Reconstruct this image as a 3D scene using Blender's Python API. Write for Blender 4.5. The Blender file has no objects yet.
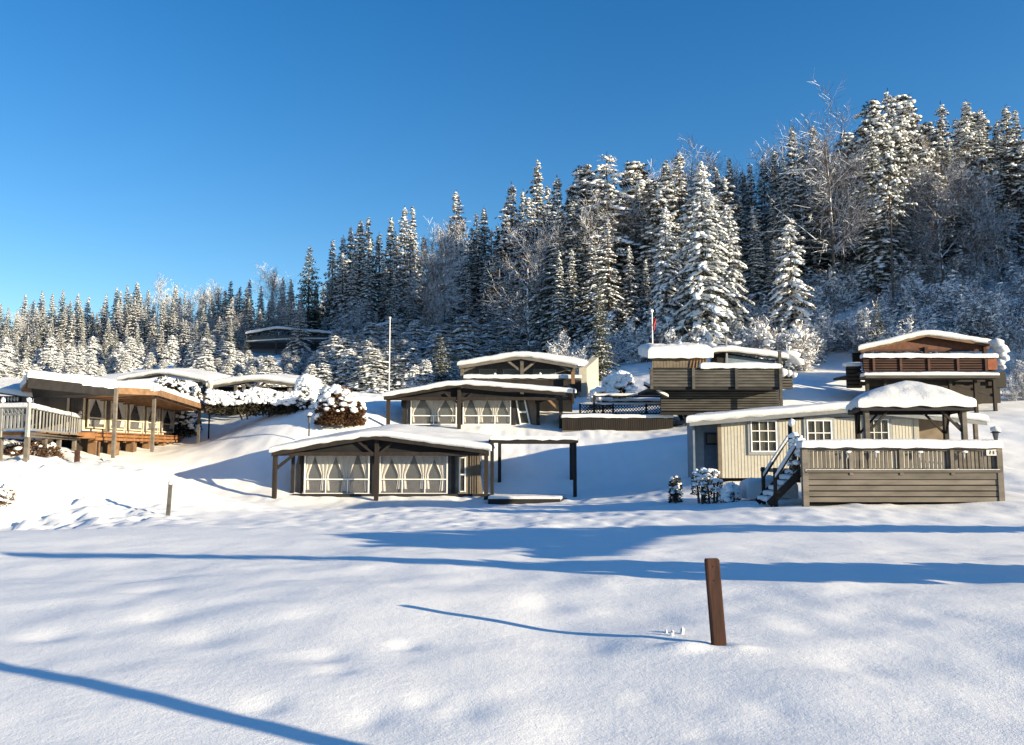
import bpy, math, random
import numpy as np
from mathutils import Vector, Matrix, noise as mnoise
R = math.radians
sc = bpy.context.scene
C = sc.collection

# ------------------------------------------------------------------ camera
FPX, U0, V0, VH = 800.0, 512.0, 372.5, 450.0
CZ = 1.7
PITCH = math.atan((VH - V0) / FPX)
cam = bpy.data.cameras.new('camera'); cam_o = bpy.data.objects.new('camera', cam); C.objects.link(cam_o)
cam.sensor_fit = 'HORIZONTAL'; cam.sensor_width = 36.0; cam.lens = FPX / 1024 * 36.0
cam.clip_start = 0.05; cam.clip_end = 6000
cam_o.location = (0, 0, CZ); cam_o.rotation_euler = (math.pi/2 + PITCH, 0, 0)
sc.camera = cam_o

# ------------------------------------------------------------------ sun and sky
EL, AZ = R(11.8), math.atan2(.89, -.455)
SUN = Vector((math.sin(AZ)*math.cos(EL), math.cos(AZ)*math.cos(EL), math.sin(EL)))
w = bpy.data.worlds.new("World"); sc.world = w; w.use_nodes = True
nt = w.node_tree; bg = nt.nodes['Background']
sky = nt.nodes.new('ShaderNodeTexSky'); sky.sky_type = 'NISHITA'; sky.sun_disc = False
sky.sun_elevation = EL + R(6); sky.sun_rotation = AZ; sky.air_density = 1.15; sky.dust_density = .2; sky.ozone_density = 3.0
hs = nt.nodes.new('ShaderNodeHueSaturation'); hs.inputs['Saturation'].default_value = 1.36; hs.inputs['Hue'].default_value = .506
nt.links.new(sky.outputs[0], hs.inputs['Color']); nt.links.new(hs.outputs[0], bg.inputs[0])
bg.inputs[1].default_value = 0.077
sl = bpy.data.lights.new('sun', 'SUN'); so = bpy.data.objects.new('sun', sl); C.objects.link(so)
sl.energy = 5.0; sl.angle = R(.5); sl.color = (1.0, .84, .57)
so.rotation_euler = SUN.to_track_quat('Z', 'Y').to_euler()
sc.view_settings.view_transform = 'Standard'; sc.view_settings.look = 'None'
sc.view_settings.exposure = 1.22; sc.view_settings.gamma = 1
sc.cycles.max_bounces = 6; sc.cycles.diffuse_bounces = 3; sc.cycles.transparent_max_bounces = 8

rnd = random.Random(7)

# ------------------------------------------------------------------ pixel ray -> point at depth Y
def W(u, v, Y):
    d = Vector((u-U0, math.cos(PITCH)*FPX - math.sin(PITCH)*(V0-v), math.sin(PITCH)*FPX + math.cos(PITCH)*(V0-v)))
    t = Y / d.y
    return Vector((d.x*t, Y, CZ + d.z*t))

# ------------------------------------------------------------------ terrain
CP = [  # u, v, Y of ground points
 (0,517,24),(168,516,24),(270,512,27),(76,478,30),(0,462,26),(27,458,26),(110,451,31),(60,449,33),(132,470,35),(165,489,34),(215,493,35),(200,442,45),(150,442,44),
 (260,470,37),(230,436,42),(200,413,50),(270,412,44),(340,414,42),(375,440,40),
 (274,502,34),(376,503,34),(497,502,34),(578,497,34),(400,506,31),(550,506,31),(640,478,36),(660,500,30),
 (387,431,42),(460,430,42),(560,430,42),(670,431,42),(600,445,39),(680,440,37),
 (330,392,52),(430,400,52),(470,398,52),(530,396,54),(600,392,53),(630,392,52),
 (230,358,98),(300,353,99),(380,350,100),(440,346,100),(260,397,68),(350,398,68),(430,397,68),(520,392,70),(230,380,80),(300,382,82),(400,382,82),(500,374,84),
 (690,482,32),(750,490,30),(805,506,22.8),(900,504,22.8),(1003,503,22.8),(700,446,37),
 (830,470,31.5),(1024,470,30),(1100,468,30),(1024,500,22.8),
 (640,431,41.2),(610,431,41.2),(700,414,42.5),(780,408,42),(815,392,46),(700,380,50),
 (850,405,44),(1000,408,43),(1060,405,43),(1024,385,50),
 (620,366,64),(700,360,64),(780,356,64),(840,345,64),(1040,322,64),(930,330,62),
 (700,335,76),(830,296,76),(900,290,74),(1040,270,80),(1100,265,80),
 (500,342,104),(400,344,110),(300,349,114),(150,368,110),(0,374,112),(-100,376,112),
 (0,352,160),(150,342,155),(300,335,160),(450,322,150),(600,300,115),(800,262,112),(950,235,115),(1100,225,115)]
pts = [W(*c) for c in CP]
cx = [(p.x, p.y, p.z) for p in pts]
for x in (-60,-30,-14,-7,0,7,14,30,60):
    for y in (-60,-20,-5,2,6,11):
        cx.append((x, y, 0.0 if y < 11 else -.02))
for x in (-12,-4,4,12): cx.append((x, 18, -.1)); 
cx += [(25,22,.3),(40,25,2.0),(62,40,9),(76,46,15),(95,60,20),(-60,30,2.5),(-60,60,5),(-120,110,9),(-200,200,12),(200,60,20),(150,120,30),
       (0,200,22),(-100,220,16),(100,200,34),(0,400,20),(300,400,30),(-300,400,12),(0,900,5),(600,900,5),(-600,900,5),(-300,0,0),(300,-50,8),(0,-300,0),(-500,-300,0),(500,-300,0)]
cx = np.array(cx)
def phi(r): return np.sqrt(r*r + 9.0)
A = phi(np.hypot(cx[:,None,0]-cx[None,:,0], cx[:,None,1]-cx[None,:,1]))
n = len(cx); M = np.zeros((n+1, n+1)); M[:n,:n] = A + np.eye(n)*-.15; M[n,:n] = 1; M[:n,n] = 1
sol = np.linalg.solve(M, np.append(cx[:,2], 0)); WT, W0 = sol[:n], sol[n]

_rng = np.random.RandomState(3); _tab = _rng.rand(256, 256)
def vn(x, y):
    xi = np.floor(x).astype(int); yi = np.floor(y).astype(int); fx = x-xi; fy = y-yi
    fx = fx*fx*fx*(fx*(fx*6-15)+10); fy = fy*fy*fy*(fy*(fy*6-15)+10)
    a = _tab[xi&255, yi&255]; b = _tab[(xi+1)&255, yi&255]; c = _tab[xi&255, (yi+1)&255]; d = _tab[(xi+1)&255, (yi+1)&255]
    return (a*(1-fx)+b*fx)*(1-fy) + (c*(1-fx)+d*fx)*fy - .5
def sstep(a, b, x):
    t = np.clip((x-a)/(b-a), 0, 1); return t*t*(3-2*t)
DIMP = [(130,606,.22,.018),(215,640,.25,.026),(165,620,.2,.02),(335,655,.16,.022),(345,672,.14,.022),(275,707,.12,.02),(375,716,.11,.02),(430,700,.12,.02),(463,708,.14,.022),(160,592,.3,.03),(410,642,.14,.03),
 (640,690,.14,.012),(760,700,.15,.014),(850,660,.2,.016),(920,700,.14,.014),(590,640,.2,.02),(800,620,.3,.03),(930,610,.3,.03),(60,640,.2,.03),(980,650,.2,.015),(700,725,.1,.012),(540,600,.35,.03)]
def H(x, y):
    x = np.atleast_1d(np.asarray(x, float)); y = np.atleast_1d(np.asarray(y, float))
    z = np.full(x.shape, W0)
    for i in range(n):
        z += WT[i]*phi(np.hypot(x-cx[i,0], y-cx[i,1]))
    # drifts and soft hollows
    near = 1 - sstep(14, 19, y)
    z += near*(.075*vn(x*.55, y*.55+4) + .036*vn(x*1.3+9.3, y*1.2) + .014*vn(x*2.9+1.7, y*2.6) + .05*vn(x*.22+3, y*.25))
    mid = sstep(17, 20, y)*(1 - sstep(60, 75, y))
    z += mid*(.09*vn(x*.5, y*.5+7) + .05*vn(x*1.4+.5*y, y*1.1) + .04*vn(x*3.1, y*1.7+2))
    # trampled lumpy bank on the left
    u = U0 + x/np.maximum(y, 1)*FPX
    lum = (1 - sstep(90, 230, u + (y-24)*2))*sstep(20.5, 23, y)*(1-sstep(33, 37, y))
    r1 = vn(x*1.1+.7*y, y*.8-.4*x); r2 = vn(x*2.6, y*1.6+.5*x)
    r3 = vn(x*5.1, y*2.9+1.5*x)
    r4 = vn(x*8.3+2, y*4.4+2.5*x)
    z += lum*(.36*np.abs(r1) + .32*np.abs(r2) + .22*np.abs(r3) + .10*r4 - .13)
    # far slope roughness
    z += sstep(60, 80, y)*.8*vn(x*.12, y*.12)
    for (du,dv,dr,dd) in DIMP:
        dy = 1.7*800/(dv-450); dx = (du-512)/800*dy
        z -= dd*np.exp(-(((x-dx)/dr)**2 + ((y-dy)/(dr*1.3))**2))
    # drift beside the leaning post
    z += .10*sstep(2.2, -2.5, x)*(1-sstep(9, 12, y))*sstep(3,6,y)
    z += .055*np.exp(-(((x-1.48)/.22)**2 + ((y-7.05)/.13)**2)) + .03*np.exp(-(((x-1.95)/.16)**2 + ((y-7.0)/.10)**2)) - .03*np.exp(-(((x-1.80)/.09)**2 + ((y-7.16)/.09)**2))
    return z
def Hs(x, y): return float(H(x, y)[0])
def G(u, v):
    """ground point seen at pixel"""
    Ys = 3.0*1.004**np.arange(1150)
    d = W(u, v, 1.0) - Vector((0,0,CZ))
    xs = d.x*Ys; zs = CZ + d.z*Ys; hit = np.nonzero(zs < H(xs, Ys))[0]
    k = hit[0] if len(hit) else len(Ys)-1
    return Vector((xs[k], Ys[k], zs[k]))

# ------------------------------------------------------------------ materials
def nodes(name):
    m = bpy.data.materials.new(name); m.use_nodes = True
    return m, m.node_tree, m.node_tree.nodes['Principled BSDF']
def mat(name, col, rough=.8, var=.25, scale=3.0, bump=0.0, stretch=(1,1,1), spec=.3, snowy=0):
    m, t, b = nodes(name)
    tc = t.nodes.new('ShaderNodeTexCoord'); mp = t.nodes.new('ShaderNodeMapping'); mp.inputs['Scale'].default_value = stretch
    ns = t.nodes.new('ShaderNodeTexNoise'); ns.inputs['Scale'].default_value = scale; ns.inputs['Detail'].default_value = 5
    t.links.new(tc.outputs['Object'], mp.inputs[0]); t.links.new(mp.outputs[0], ns.inputs['Vector'])
    cr = t.nodes.new('ShaderNodeValToRGB'); cr.color_ramp.elements[0].position = .3; cr.color_ramp.elements[1].position = .7
    cr.color_ramp.elements[0].color = (*[c*(1-var) for c in col], 1); cr.color_ramp.elements[1].color = (*[min(1, c*(1+var)) for c in col], 1)
    t.links.new(ns.outputs[0], cr.inputs[0])
    out = cr.outputs[0]
    if 'wood' in name or 'timber' in name or 'paint' in name:
        oi = t.nodes.new('ShaderNodeObjectInfo'); mr = t.nodes.new('ShaderNodeMapRange'); mr.inputs[3].default_value = .72; mr.inputs[4].default_value = 1.22
        t.links.new(oi.outputs['Random'], mr.inputs[0]); vm = t.nodes.new('ShaderNodeVectorMath'); vm.operation = 'SCALE'
        t.links.new(out, vm.inputs[0]); t.links.new(mr.outputs[0], vm.inputs['Scale']); out = vm.outputs[0]
    if snowy:
        g = t.nodes.new('ShaderNodeNewGeometry'); sx = t.nodes.new('ShaderNodeSeparateXYZ'); t.links.new(g.outputs['Normal'], sx.inputs[0])
        ad = t.nodes.new('ShaderNodeMath'); ad.operation = 'MULTIPLY_ADD'; t.links.new(ns.outputs[0], ad.inputs[0]); ad.inputs[1].default_value = .9; t.links.new(sx.outputs[2], ad.inputs[2])
        gt = t.nodes.new('ShaderNodeMath'); gt.operation = 'GREATER_THAN'; t.links.new(ad.outputs[0], gt.inputs[0]); gt.inputs[1].default_value = 1.05 - snowy
        mx = t.nodes.new('ShaderNodeMix'); mx.data_type = 'RGBA'; t.links.new(gt.outputs[0], mx.inputs[0]); t.links.new(out, mx.inputs[6]); mx.inputs[7].default_value = (.82,.84,.88,1)
        out = mx.outputs[2]
    t.links.new(out, b.inputs['Base Color'])
    b.inputs['Roughness'].default_value = rough; b.inputs['Specular IOR Level'].default_value = spec
    if bump:
        bp = t.nodes.new('ShaderNodeBump'); bp.inputs['Strength'].default_value = bump; bp.inputs['Distance'].default_value = .02
        t.links.new(ns.outputs[0], bp.inputs['Height']); t.links.new(bp.outputs[0], b.inputs['Normal'])
    return m
def snow_mat(name, ground=False):
    m, t, b = nodes(name)
    tc = t.nodes.new('ShaderNodeTexCoord'); src = tc.outputs['Object']
    n1 = t.nodes.new('ShaderNodeTexNoise'); n1.inputs['Scale'].default_value = 1.3; n1.inputs['Detail'].default_value = 4; t.links.new(src, n1.inputs['Vector'])
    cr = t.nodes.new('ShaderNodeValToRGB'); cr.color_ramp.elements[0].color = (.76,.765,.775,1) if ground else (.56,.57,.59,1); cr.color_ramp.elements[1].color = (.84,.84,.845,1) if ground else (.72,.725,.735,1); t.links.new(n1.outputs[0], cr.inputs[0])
    t.links.new(cr.outputs[0], b.inputs['Base Color'])
    b.inputs['Roughness'].default_value = .75; b.inputs['Specular IOR Level'].default_value = .15
    n2 = t.nodes.new('ShaderNodeTexNoise'); n2.inputs['Scale'].default_value = 9 if ground else 14; n2.inputs['Detail'].default_value = 8; n2.inputs['Roughness'].default_value = .72; t.links.new(src, n2.inputs['Vector'])
    bp = t.nodes.new('ShaderNodeBump'); bp.inputs['Strength'].default_value = .35 if ground else .55; bp.inputs['Distance'].default_value = .03 if ground else .06; t.links.new(n2.outputs[0], bp.inputs['Height'])
    last = bp
    if ground:
        n3 = t.nodes.new('ShaderNodeTexNoise'); n3.inputs['Scale'].default_value = 75; n3.inputs['Detail'].default_value = 3; t.links.new(src, n3.inputs['Vector'])
        b2 = t.nodes.new('ShaderNodeBump'); b2.inputs['Strength'].default_value = .45; b2.inputs['Distance'].default_value = .006
        t.links.new(n3.outputs[0], b2.inputs['Height']); t.links.new(bp.outputs[0], b2.inputs['Normal']); last = b2
    t.links.new(last.outputs[0], b.inputs['Normal'])
    return m
def pane_mat(name, alpha=.35, col=(.02,.025,.03)):
    m, t, b = nodes(name)
    b.inputs['Base Color'].default_value = (*col, 1); b.inputs['Roughness'].default_value = .08; b.inputs['Alpha'].default_value = alpha; b.inputs['Specular IOR Level'].default_value = .5
    return m
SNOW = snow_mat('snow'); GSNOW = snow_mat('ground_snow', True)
DKWOOD = mat('dark_brown_wood', (.020,.0155,.013), .75, .35, 4, .3, (1,1,.2))
BLKWOOD = mat('black_wood', (.016,.015,.016), .75, .35, 4, .3, (.3,1,1))
GRWOOD = mat('weathered_grey_wood', (.125,.110,.095), .85, .3, 5, .4, (.25,1,1))
GRWOOD2 = mat('dark_grey_wood', (.072,.068,.062), .85, .35, 5, .4, (.25,1,1))
REDWOOD = mat('red_brown_wood', (.060,.026,.019), .8, .35, 4, .3, (.25,1,1))
REDBR = mat('bright_orange_brown_wood', (.20,.062,.028), .8, .3, 4, .3)
TIMBER = mat('new_timber', (.19,.090,.038), .75, .3, 4, .3, (.3,1,1))
TIMBERD = mat('aged_timber', (.17,.10,.055), .8, .3, 4, .3)
CREAM = mat('cream_paint', (.40,.375,.315), .6, .08, 5, .1)
GREYP = mat('grey_paint', (.22,.23,.24), .6, .12, 5, .1)
BLUEP = mat('blue_grey_paint', (.16,.21,.27), .6, .15, 5, .1)
WHITEP = mat('white_paint', (.75,.74,.72), .5, .06, 6, .1)
TANF = mat('tan_tent_fabric', (.16,.13,.10), .85, .2, 3, .2)
GREYF = mat('grey_tent_fabric', (.10,.10,.11), .85, .2, 3, .2)
PLASTIC = mat('translucent_window_foil', (.085,.09,.10), .3, .15, .8, 0, spec=.5)
LACE = mat('white_lace', (.50,.48,.45), .9, .12, 30, .3)
PALEP = mat('pale_grey_white_paint', (.27,.27,.265), .6, .12, 5, .1)
WARMW = mat('warm_cream_fabric', (.58,.50,.38), .8, .1, 6, .1)
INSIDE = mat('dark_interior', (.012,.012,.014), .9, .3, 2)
PANE = pane_mat('window_pane'); 
FOILP = pane_mat('tent_window_foil', .10, (.2,.2,.2))
RUST = mat('rust_brown_post', (.030,.0105,.007), .85, .5, 9, .8, (1,1,.25))
METAL = mat('grey_metal', (.25,.25,.26), .4, .1, 5)
REDFLAG = mat('red_cloth', (.30,.03,.03), .8, .1, 5)
BLACK = mat('black_print', (.01,.01,.01), .6, .1, 5)
NEEDLE = mat('spruce_needles', (.050,.062,.045), .85, .35, 1.5)
NEEDLEB = mat('brown_green_needles', (.055,.052,.038), .85, .35, 1.5)
BARK = mat('grey_brown_bark', (.11,.085,.065), .9, .35, 6, .4, (1,1,.3), snowy=.05)
TWIG = mat('frosted_twigs', (.13,.108,.095), .9, .35, 2.5, 0, snowy=.52)
FROST = mat('rime_twigs', (.17,.15,.14), .9, .3, 2.5, 0, snowy=.60)
THUJA = mat('dark_hedge_leaves', (.032,.028,.017), .85, .5, 2.5)
RUSTL = mat('rust_brown_leaves', (.085,.042,.02), .85, .5, 2.5)
PINEB = mat('orange_pine_bark', (.20,.10,.055), .9, .35, 6, .4, snowy=.05)

# ------------------------------------------------------------------ mesh builder (world coordinates; build() re-bases on the root)
class MB:
    def __init__(s): s.v = []; s.f = []; s.mi = []
    def add(s, vs, fs, mi=0):
        o = len(s.v); s.v += [tuple(x) for x in vs]; s.f += [tuple(i+o for i in f) for f in fs]; s.mi += [mi]*len(fs)
    def box8(s, p, mi=0):
        s.add(p, [(0,3,2,1),(4,5,6,7),(0,1,5,4),(1,2,6,5),(2,3,7,6),(3,0,4,7)], mi)
    def box(s, c, sz, mi=0):
        x,y,z = c; a,b,d = sz[0]/2, sz[1]/2, sz[2]/2
        s.box8([(x-a,y-b,z-d),(x+a,y-b,z-d),(x+a,y+b,z-d),(x-a,y+b,z-d),(x-a,y-b,z+d),(x+a,y-b,z+d),(x+a,y+b,z+d),(x-a,y+b,z+d)], mi)
    def bar(s, p0, p1, wd, ht, mi=0, up=(0,0,1)):
        p0 = Vector(p0); p1 = Vector(p1); d = (p1-p0).normalized(); up = Vector(up)
        if abs(d.dot(up)) > .95: up = Vector((0,1,0))
        r = d.cross(up).normalized()*(wd/2); q = r.cross(d).normalized()*(ht/2)
        s.box8([p0-r-q, p0+r-q, p1+r-q, p1-r-q, p0-r+q, p0+r+q, p1+r+q, p1-r+q], mi)
    def tube(s, p0, p1, r0, r1, k=6, mi=0, cap=True):
        p0 = Vector(p0); p1 = Vector(p1); d = (p1-p0)
        if d.length < 1e-6: return
        d.normalize(); a = d.orthogonal().normalized(); b = d.cross(a)
        vs = [p0 + (a*math.cos(t)+b*math.sin(t))*r0 for t in [2*math.pi*i/k for i in range(k)]] + [p1 + (a*math.cos(t)+b*math.sin(t))*r1 for t in [2*math.pi*i/k for i in range(k)]]
        fs = [(i,(i+1)%k,k+(i+1)%k,k+i) for i in range(k)]
        if cap: fs += [tuple(range(k-1,-1,-1)), tuple(range(k,2*k))]
        s.add(vs, fs, mi)
    def slab(s, q, th, mi=0):
        """quad q (a,b,c,d) with thickness th going down"""
        q = [Vector(p) for p in q]; dn = Vector((0,0,-th))
        s.box8([q[0]+dn,q[1]+dn,q[2]+dn,q[3]+dn,q[0],q[1],q[2],q[3]], mi)
    def lump(s, c, r, jit=.18, mi=0, rot=0, tilt=0):
        vs, fs = ICO
        cz, sz_ = math.cos(rot), math.sin(rot); out = []
        for v in vs:
            k = 1 + jit*(rnd.random()*2-1)
            x, y, z = v[0]*r[0]*k, v[1]*r[1]*k, v[2]*r[2]*k
            z += x*tilt
            out.append((c[0]+x*cz-y*sz_, c[1]+x*sz_+y*cz, c[2]+z))
        s.add(out, fs, mi)
    def build(s, name, mats, parent=None, smooth=False):
        me = bpy.data.meshes.new(name)
        off = Vector((0,0,0)) if parent is None else ROOTLOC.get(parent.name, Vector((0,0,0)))
        vs = [(v[0]-off.x, v[1]-off.y, v[2]-off.z) for v in s.v]
        me.from_pydata(vs, [], s.f)
        if not isinstance(mats, (list, tuple)): mats = [mats]
        for m in mats: me.materials.append(m)
        if len(mats) > 1: me.polygons.foreach_set('material_index', s.mi)
        if smooth: me.polygons.foreach_set('use_smooth', [True]*len(s.f))
        me.update()
        o = bpy.data.objects.new(name, me); C.objects.link(o)
        if parent is not None: o.parent = parent; ROOTLOC[o.name] = off
        return o
ROOTLOC = {}
def _ico():
    import bmesh
    bm = bmesh.new(); bmesh.ops.create_icosphere(bm, subdivisions=1, radius=1)
    vs = [tuple(v.co) for v in bm.verts]; fs = [tuple(v.index for v in f.verts) for f in bm.faces]; bm.free(); return vs, fs
ICO = _ico()
def _ico2():
    import bmesh
    bm = bmesh.new(); bmesh.ops.create_icosphere(bm, subdivisions=2, radius=1)
    vs = [tuple(v.co) for v in bm.verts]; fs = [tuple(v.index for v in f.verts) for f in bm.faces]; bm.free(); return vs, fs
ICO2 = _ico2()
def thing(name, label, cat, loc, group=None):
    o = bpy.data.objects.new(name, None); C.objects.link(o); o.location = loc; o.empty_display_size = .2
    o['label'] = label; o['category'] = cat
    if group: o['group'] = group
    ROOTLOC[o.name] = Vector(loc); return o
def tag(o, label, cat, group=None):
    o['label'] = label; o['category'] = cat
    if group: o['group'] = group
    return o
def rebase(o, loc):
    """give a single-mesh thing its own origin"""
    loc = Vector(loc); o.data.transform(Matrix.Translation(-loc)); o.location = loc; return o
def up(p, z): return Vector((p.x, p.y, z))
def vpost(m, u, v0, v1, Y, wd, mi=0, d=None):
    p = W(u, v0, Y); q = up(p, W(u, v1, Y).z)
    m.box(((p.x), Y, (p.z+q.z)/2), (wd, d or wd, abs(p.z-q.z)), mi)

def snowcap(q, th, name='snow_cap', parent=None, over=.05, nu=40, nv=14, seed=0, lip=.5, material=None):
    """rounded snow lying on the quad q (a,b,c,d): a-b is one edge, d-c the opposite one"""
    a,b,c,d = [Vector(p) for p in q]
    cen = (a+b+c+d)/4
    def ex(p): 
        e = Vector((p.x-cen.x, p.y-cen.y, 0)); L = e.length
        return p + e*(over/max(L,.01))
    a,b,c,d = ex(a),ex(b),ex(c),ex(d)
    lu = ((b-a).length+(c-d).length)/2; lv = ((d-a).length+(c-b).length)/2
    nu = max(6, min(90, int(lu/.16))); nv = max(5, min(40, int(lv/.16)))
    def par(nn, L):
        e = min(.45, th*.9/L); ts = [0, e*.06, e*.2, e*.45, e]
        inner = [e + (1-2*e)*i/nn for i in range(1, nn)]
        return ts + inner + [1-t for t in reversed(ts)]
    us, vs_ = par(nu, lu), par(nv, lv)
    def prof(t, L):
        x = min(t, 1-t)*L/(th*.9)
        x = min(1, x); return math.sqrt(max(0, 1-(1-x)**2))
    top = []; nU, nV = len(us), len(vs_)
    for v in vs_:
        for u in us:
            p = (a*(1-u)+b*u)*(1-v) + (d*(1-u)+c*u)*v
            e = min(prof(u, lu), prof(v, lv))
            k = mnoise.noise(Vector((p.x*.9+seed, p.y*.9, p.z)))*.22 + mnoise.noise(Vector((p.x*3.5, p.y*3.5+seed, 0)))*.12
            h = th*(lip*(1-.0) + (1-lip)*e)*(1+k*(.4+.6*e))
            # sagging irregular lip
            out = Vector((0,0,0))
            if e < .2:
                wob = mnoise.noise(Vector((p.x*2.2+seed, p.y*2.2, 5)))
                h *= (1 + .35*wob); 
            top.append(p + Vector((0,0,h)))
    m = MB(); bot = []
    for j, v in enumerate(vs_):
        for i, u in enumerate(us):
            if i in (0, nU-1) or j in (0, nV-1):
                p = (a*(1-u)+b*u)*(1-v) + (d*(1-u)+c*u)*v
                bot.append(((i,j), p + Vector((0,0,-.04 + .05*mnoise.noise(Vector((p.x*2.6+seed, p.y*2.6, 9)))))))
    idx = {}; vs = list(top)
    for (k, p) in bot: idx[k] = len(vs); vs.append(p)
    T = lambda i, j: j*nU+i
    fs = [(T(i,j),T(i+1,j),T(i+1,j+1),T(i,j+1)) for j in range(nV-1) for i in range(nU-1)]
    for i in range(nU-1):
        fs.append((idx[(i,0)],idx[(i+1,0)],T(i+1,0),T(i,0))); fs.append((idx[(i+1,nV-1)],idx[(i,nV-1)],T(i,nV-1),T(i+1,nV-1)))
    for j in range(nV-1):
        fs.append((idx[(0,j+1)],idx[(0,j)],T(0,j),T(0,j+1))); fs.append((idx[(nU-1,j)],idx[(nU-1,j+1)],T(nU-1,j+1),T(nU-1,j)))
    c0,c1,c2,c3 = idx[(0,0)],idx[(nU-1,0)],idx[(nU-1,nV-1)],idx[(0,nV-1)]
    fs.append((c0,c3,c2,c1))
    m.add(vs, fs); return m.build(name, material or SNOW, parent, True)
def railsnow(p0, p1, wd, th, parent, name='snow_cap', seed=0):
    p0, p1 = Vector(p0), Vector(p1); d = (p1-p0); d.z = 0; d.normalize(); r = Vector((d.y,-d.x,0))*(wd/2)
    return snowcap((p0+r, p1+r, p1-r, p0-r), th, name, parent, .02, seed=seed)

class Fac:
    """vertical facade through pA->pB; s along, t = world z, o outward"""
    def __init__(s, pA, pB):
        s.a = Vector((pA.x, pA.y, 0)); d = Vector((pB.x-pA.x, pB.y-pA.y, 0)); s.L = d.length; s.d = d.normalized(); s.n = Vector((s.d.y, -s.d.x, 0))
    def p(s, S, T, O=0): return s.a + s.d*S + s.n*O + Vector((0,0,T))
    def px(s, u, v):
        c = Vector((0,0,CZ)); r = W(u, v, 10) - c
        k = (s.a - c).dot(s.n)/r.dot(s.n); q = c + r*k
        return (q - s.a).dot(s.d), q.z
def fbox(m, F, s0, s1, t0, t1, o0, o1, mi=0):
    m.box8([F.p(s0,t0,o1),F.p(s1,t0,o1),F.p(s1,t0,o0),F.p(s0,t0,o0),F.p(s0,t1,o1),F.p(s1,t1,o1),F.p(s1,t1,o0),F.p(s0,t1,o0)], mi)
def fbar(m, F, s0, t0, s1, t1, wd, o0, o1, mi=0):
    dx, dz = s1-s0, t1-t0; L = math.hypot(dx, dz); nx, nz = -dz/L*wd/2, dx/L*wd/2
    P = [(s0-nx,t0-nz),(s1-nx,t1-nz),(s1+nx,t1+nz),(s0+nx,t0+nz)]
    m.box8([F.p(*P[0],o1),F.p(*P[1],o1),F.p(*P[1],o0),F.p(*P[0],o0),F.p(*P[3],o1),F.p(*P[2],o1),F.p(*P[2],o0),F.p(*P[3],o0)], mi)
def fpoly(m, F, pts, o0, o1, mi=0):
    k = len(pts); vs = [F.p(a,b,o1) for a,b in pts] + [F.p(a,b,o0) for a,b in pts]
    m.add(vs, [tuple(range(k)), tuple(range(2*k-1,k-1,-1))] + [(i,k+i,k+(i+1)%k,(i+1)%k) for i in range(k)], mi)
def curtain(m, F, c, w0, t0, t1, o, lo=-99, hi=99, mi=0):
    """a lace curtain gathered at a tie and falling below it"""
    ncol, nrow = 10, 10; vs = []
    for j in range(nrow+1):
        q = j/nrow; tt = t1 - (t1-t0)*q
        if q < .58: k = 1 - (1-.30)*(q/.58)**1.15
        else: k = .30 + .16*((q-.58)/.42)
        for i in range(ncol+1):
            a = i/ncol*2-1
            vs.append(F.p(min(hi, max(lo, c + a*w0*k)), tt, o + .025*math.cos(i*2.1+j*.2)))
    b = len(vs); vs += [v - F.n*.012 for v in vs]
    fs = []
    for j in range(nrow):
        for i in range(ncol):
            x = j*(ncol+1)+i
            fs.append((x, x+ncol+1, x+ncol+2, x+1)); fs.append((b+x, b+x+1, b+x+ncol+2, b+x+ncol+1))
    m.add(vs, fs, mi)
def tent_window(root, F, s0, s1, t0, t1, o, n, frame=WHITEP, mid=True, rail=.35, fill=PLASTIC, name='window', cw=.52):
    m = MB(); b = .055
    fbox(m,F,s0,s1,t0,t0+b,o,o+.04); fbox(m,F,s0,s1,t1-b,t1,o,o+.04); fbox(m,F,s0,s0+b,t0+b,t1-b,o,o+.04); fbox(m,F,s1-b,s1,t0+b,t1-b,o,o+.04)
    tr = t0+(t1-t0)*rail
    fbox(m,F,s0+b,s1-b,tr-.025,tr+.025,o,o+.035)
    if mid: 
        for k in range(1, n): 
            x = s0+(s1-s0)*k/n; fbox(m,F,x-.02,x+.02,t0+b,tr-.025,o,o+.03)
    fr = m.build(name, frame, root)
    m = MB(); fbox(m,F,s0+b,s1-b,t0+b,t1-b,o-.10,o-.09); m.build('backing', fill, fr)
    m = MB(); fbox(m,F,s0+b,s1-b,t0+b,tr,o-.07,o-.06); m.build('sill_panel', GREYF, fr)
    m = MB(); wd = (s1-s0-2*b)/n
    for k in range(n+1):
        c = s0+b+wd*k
        curtain(m, F, c+rnd.uniform(-.08,.08)*wd, wd*cw*rnd.uniform(.85,1.12), t0+b+.05+rnd.uniform(0,.12), t1-b, o-.035, s0+b, s1-b)
    m.build('lace_curtain', LACE, fr)
    m = MB(); fbox(m,F,s0+b,s1-b,t0+b,t1-b,o+.005,o+.009); m.build('pane', FOILP, fr)
    return fr
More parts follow.
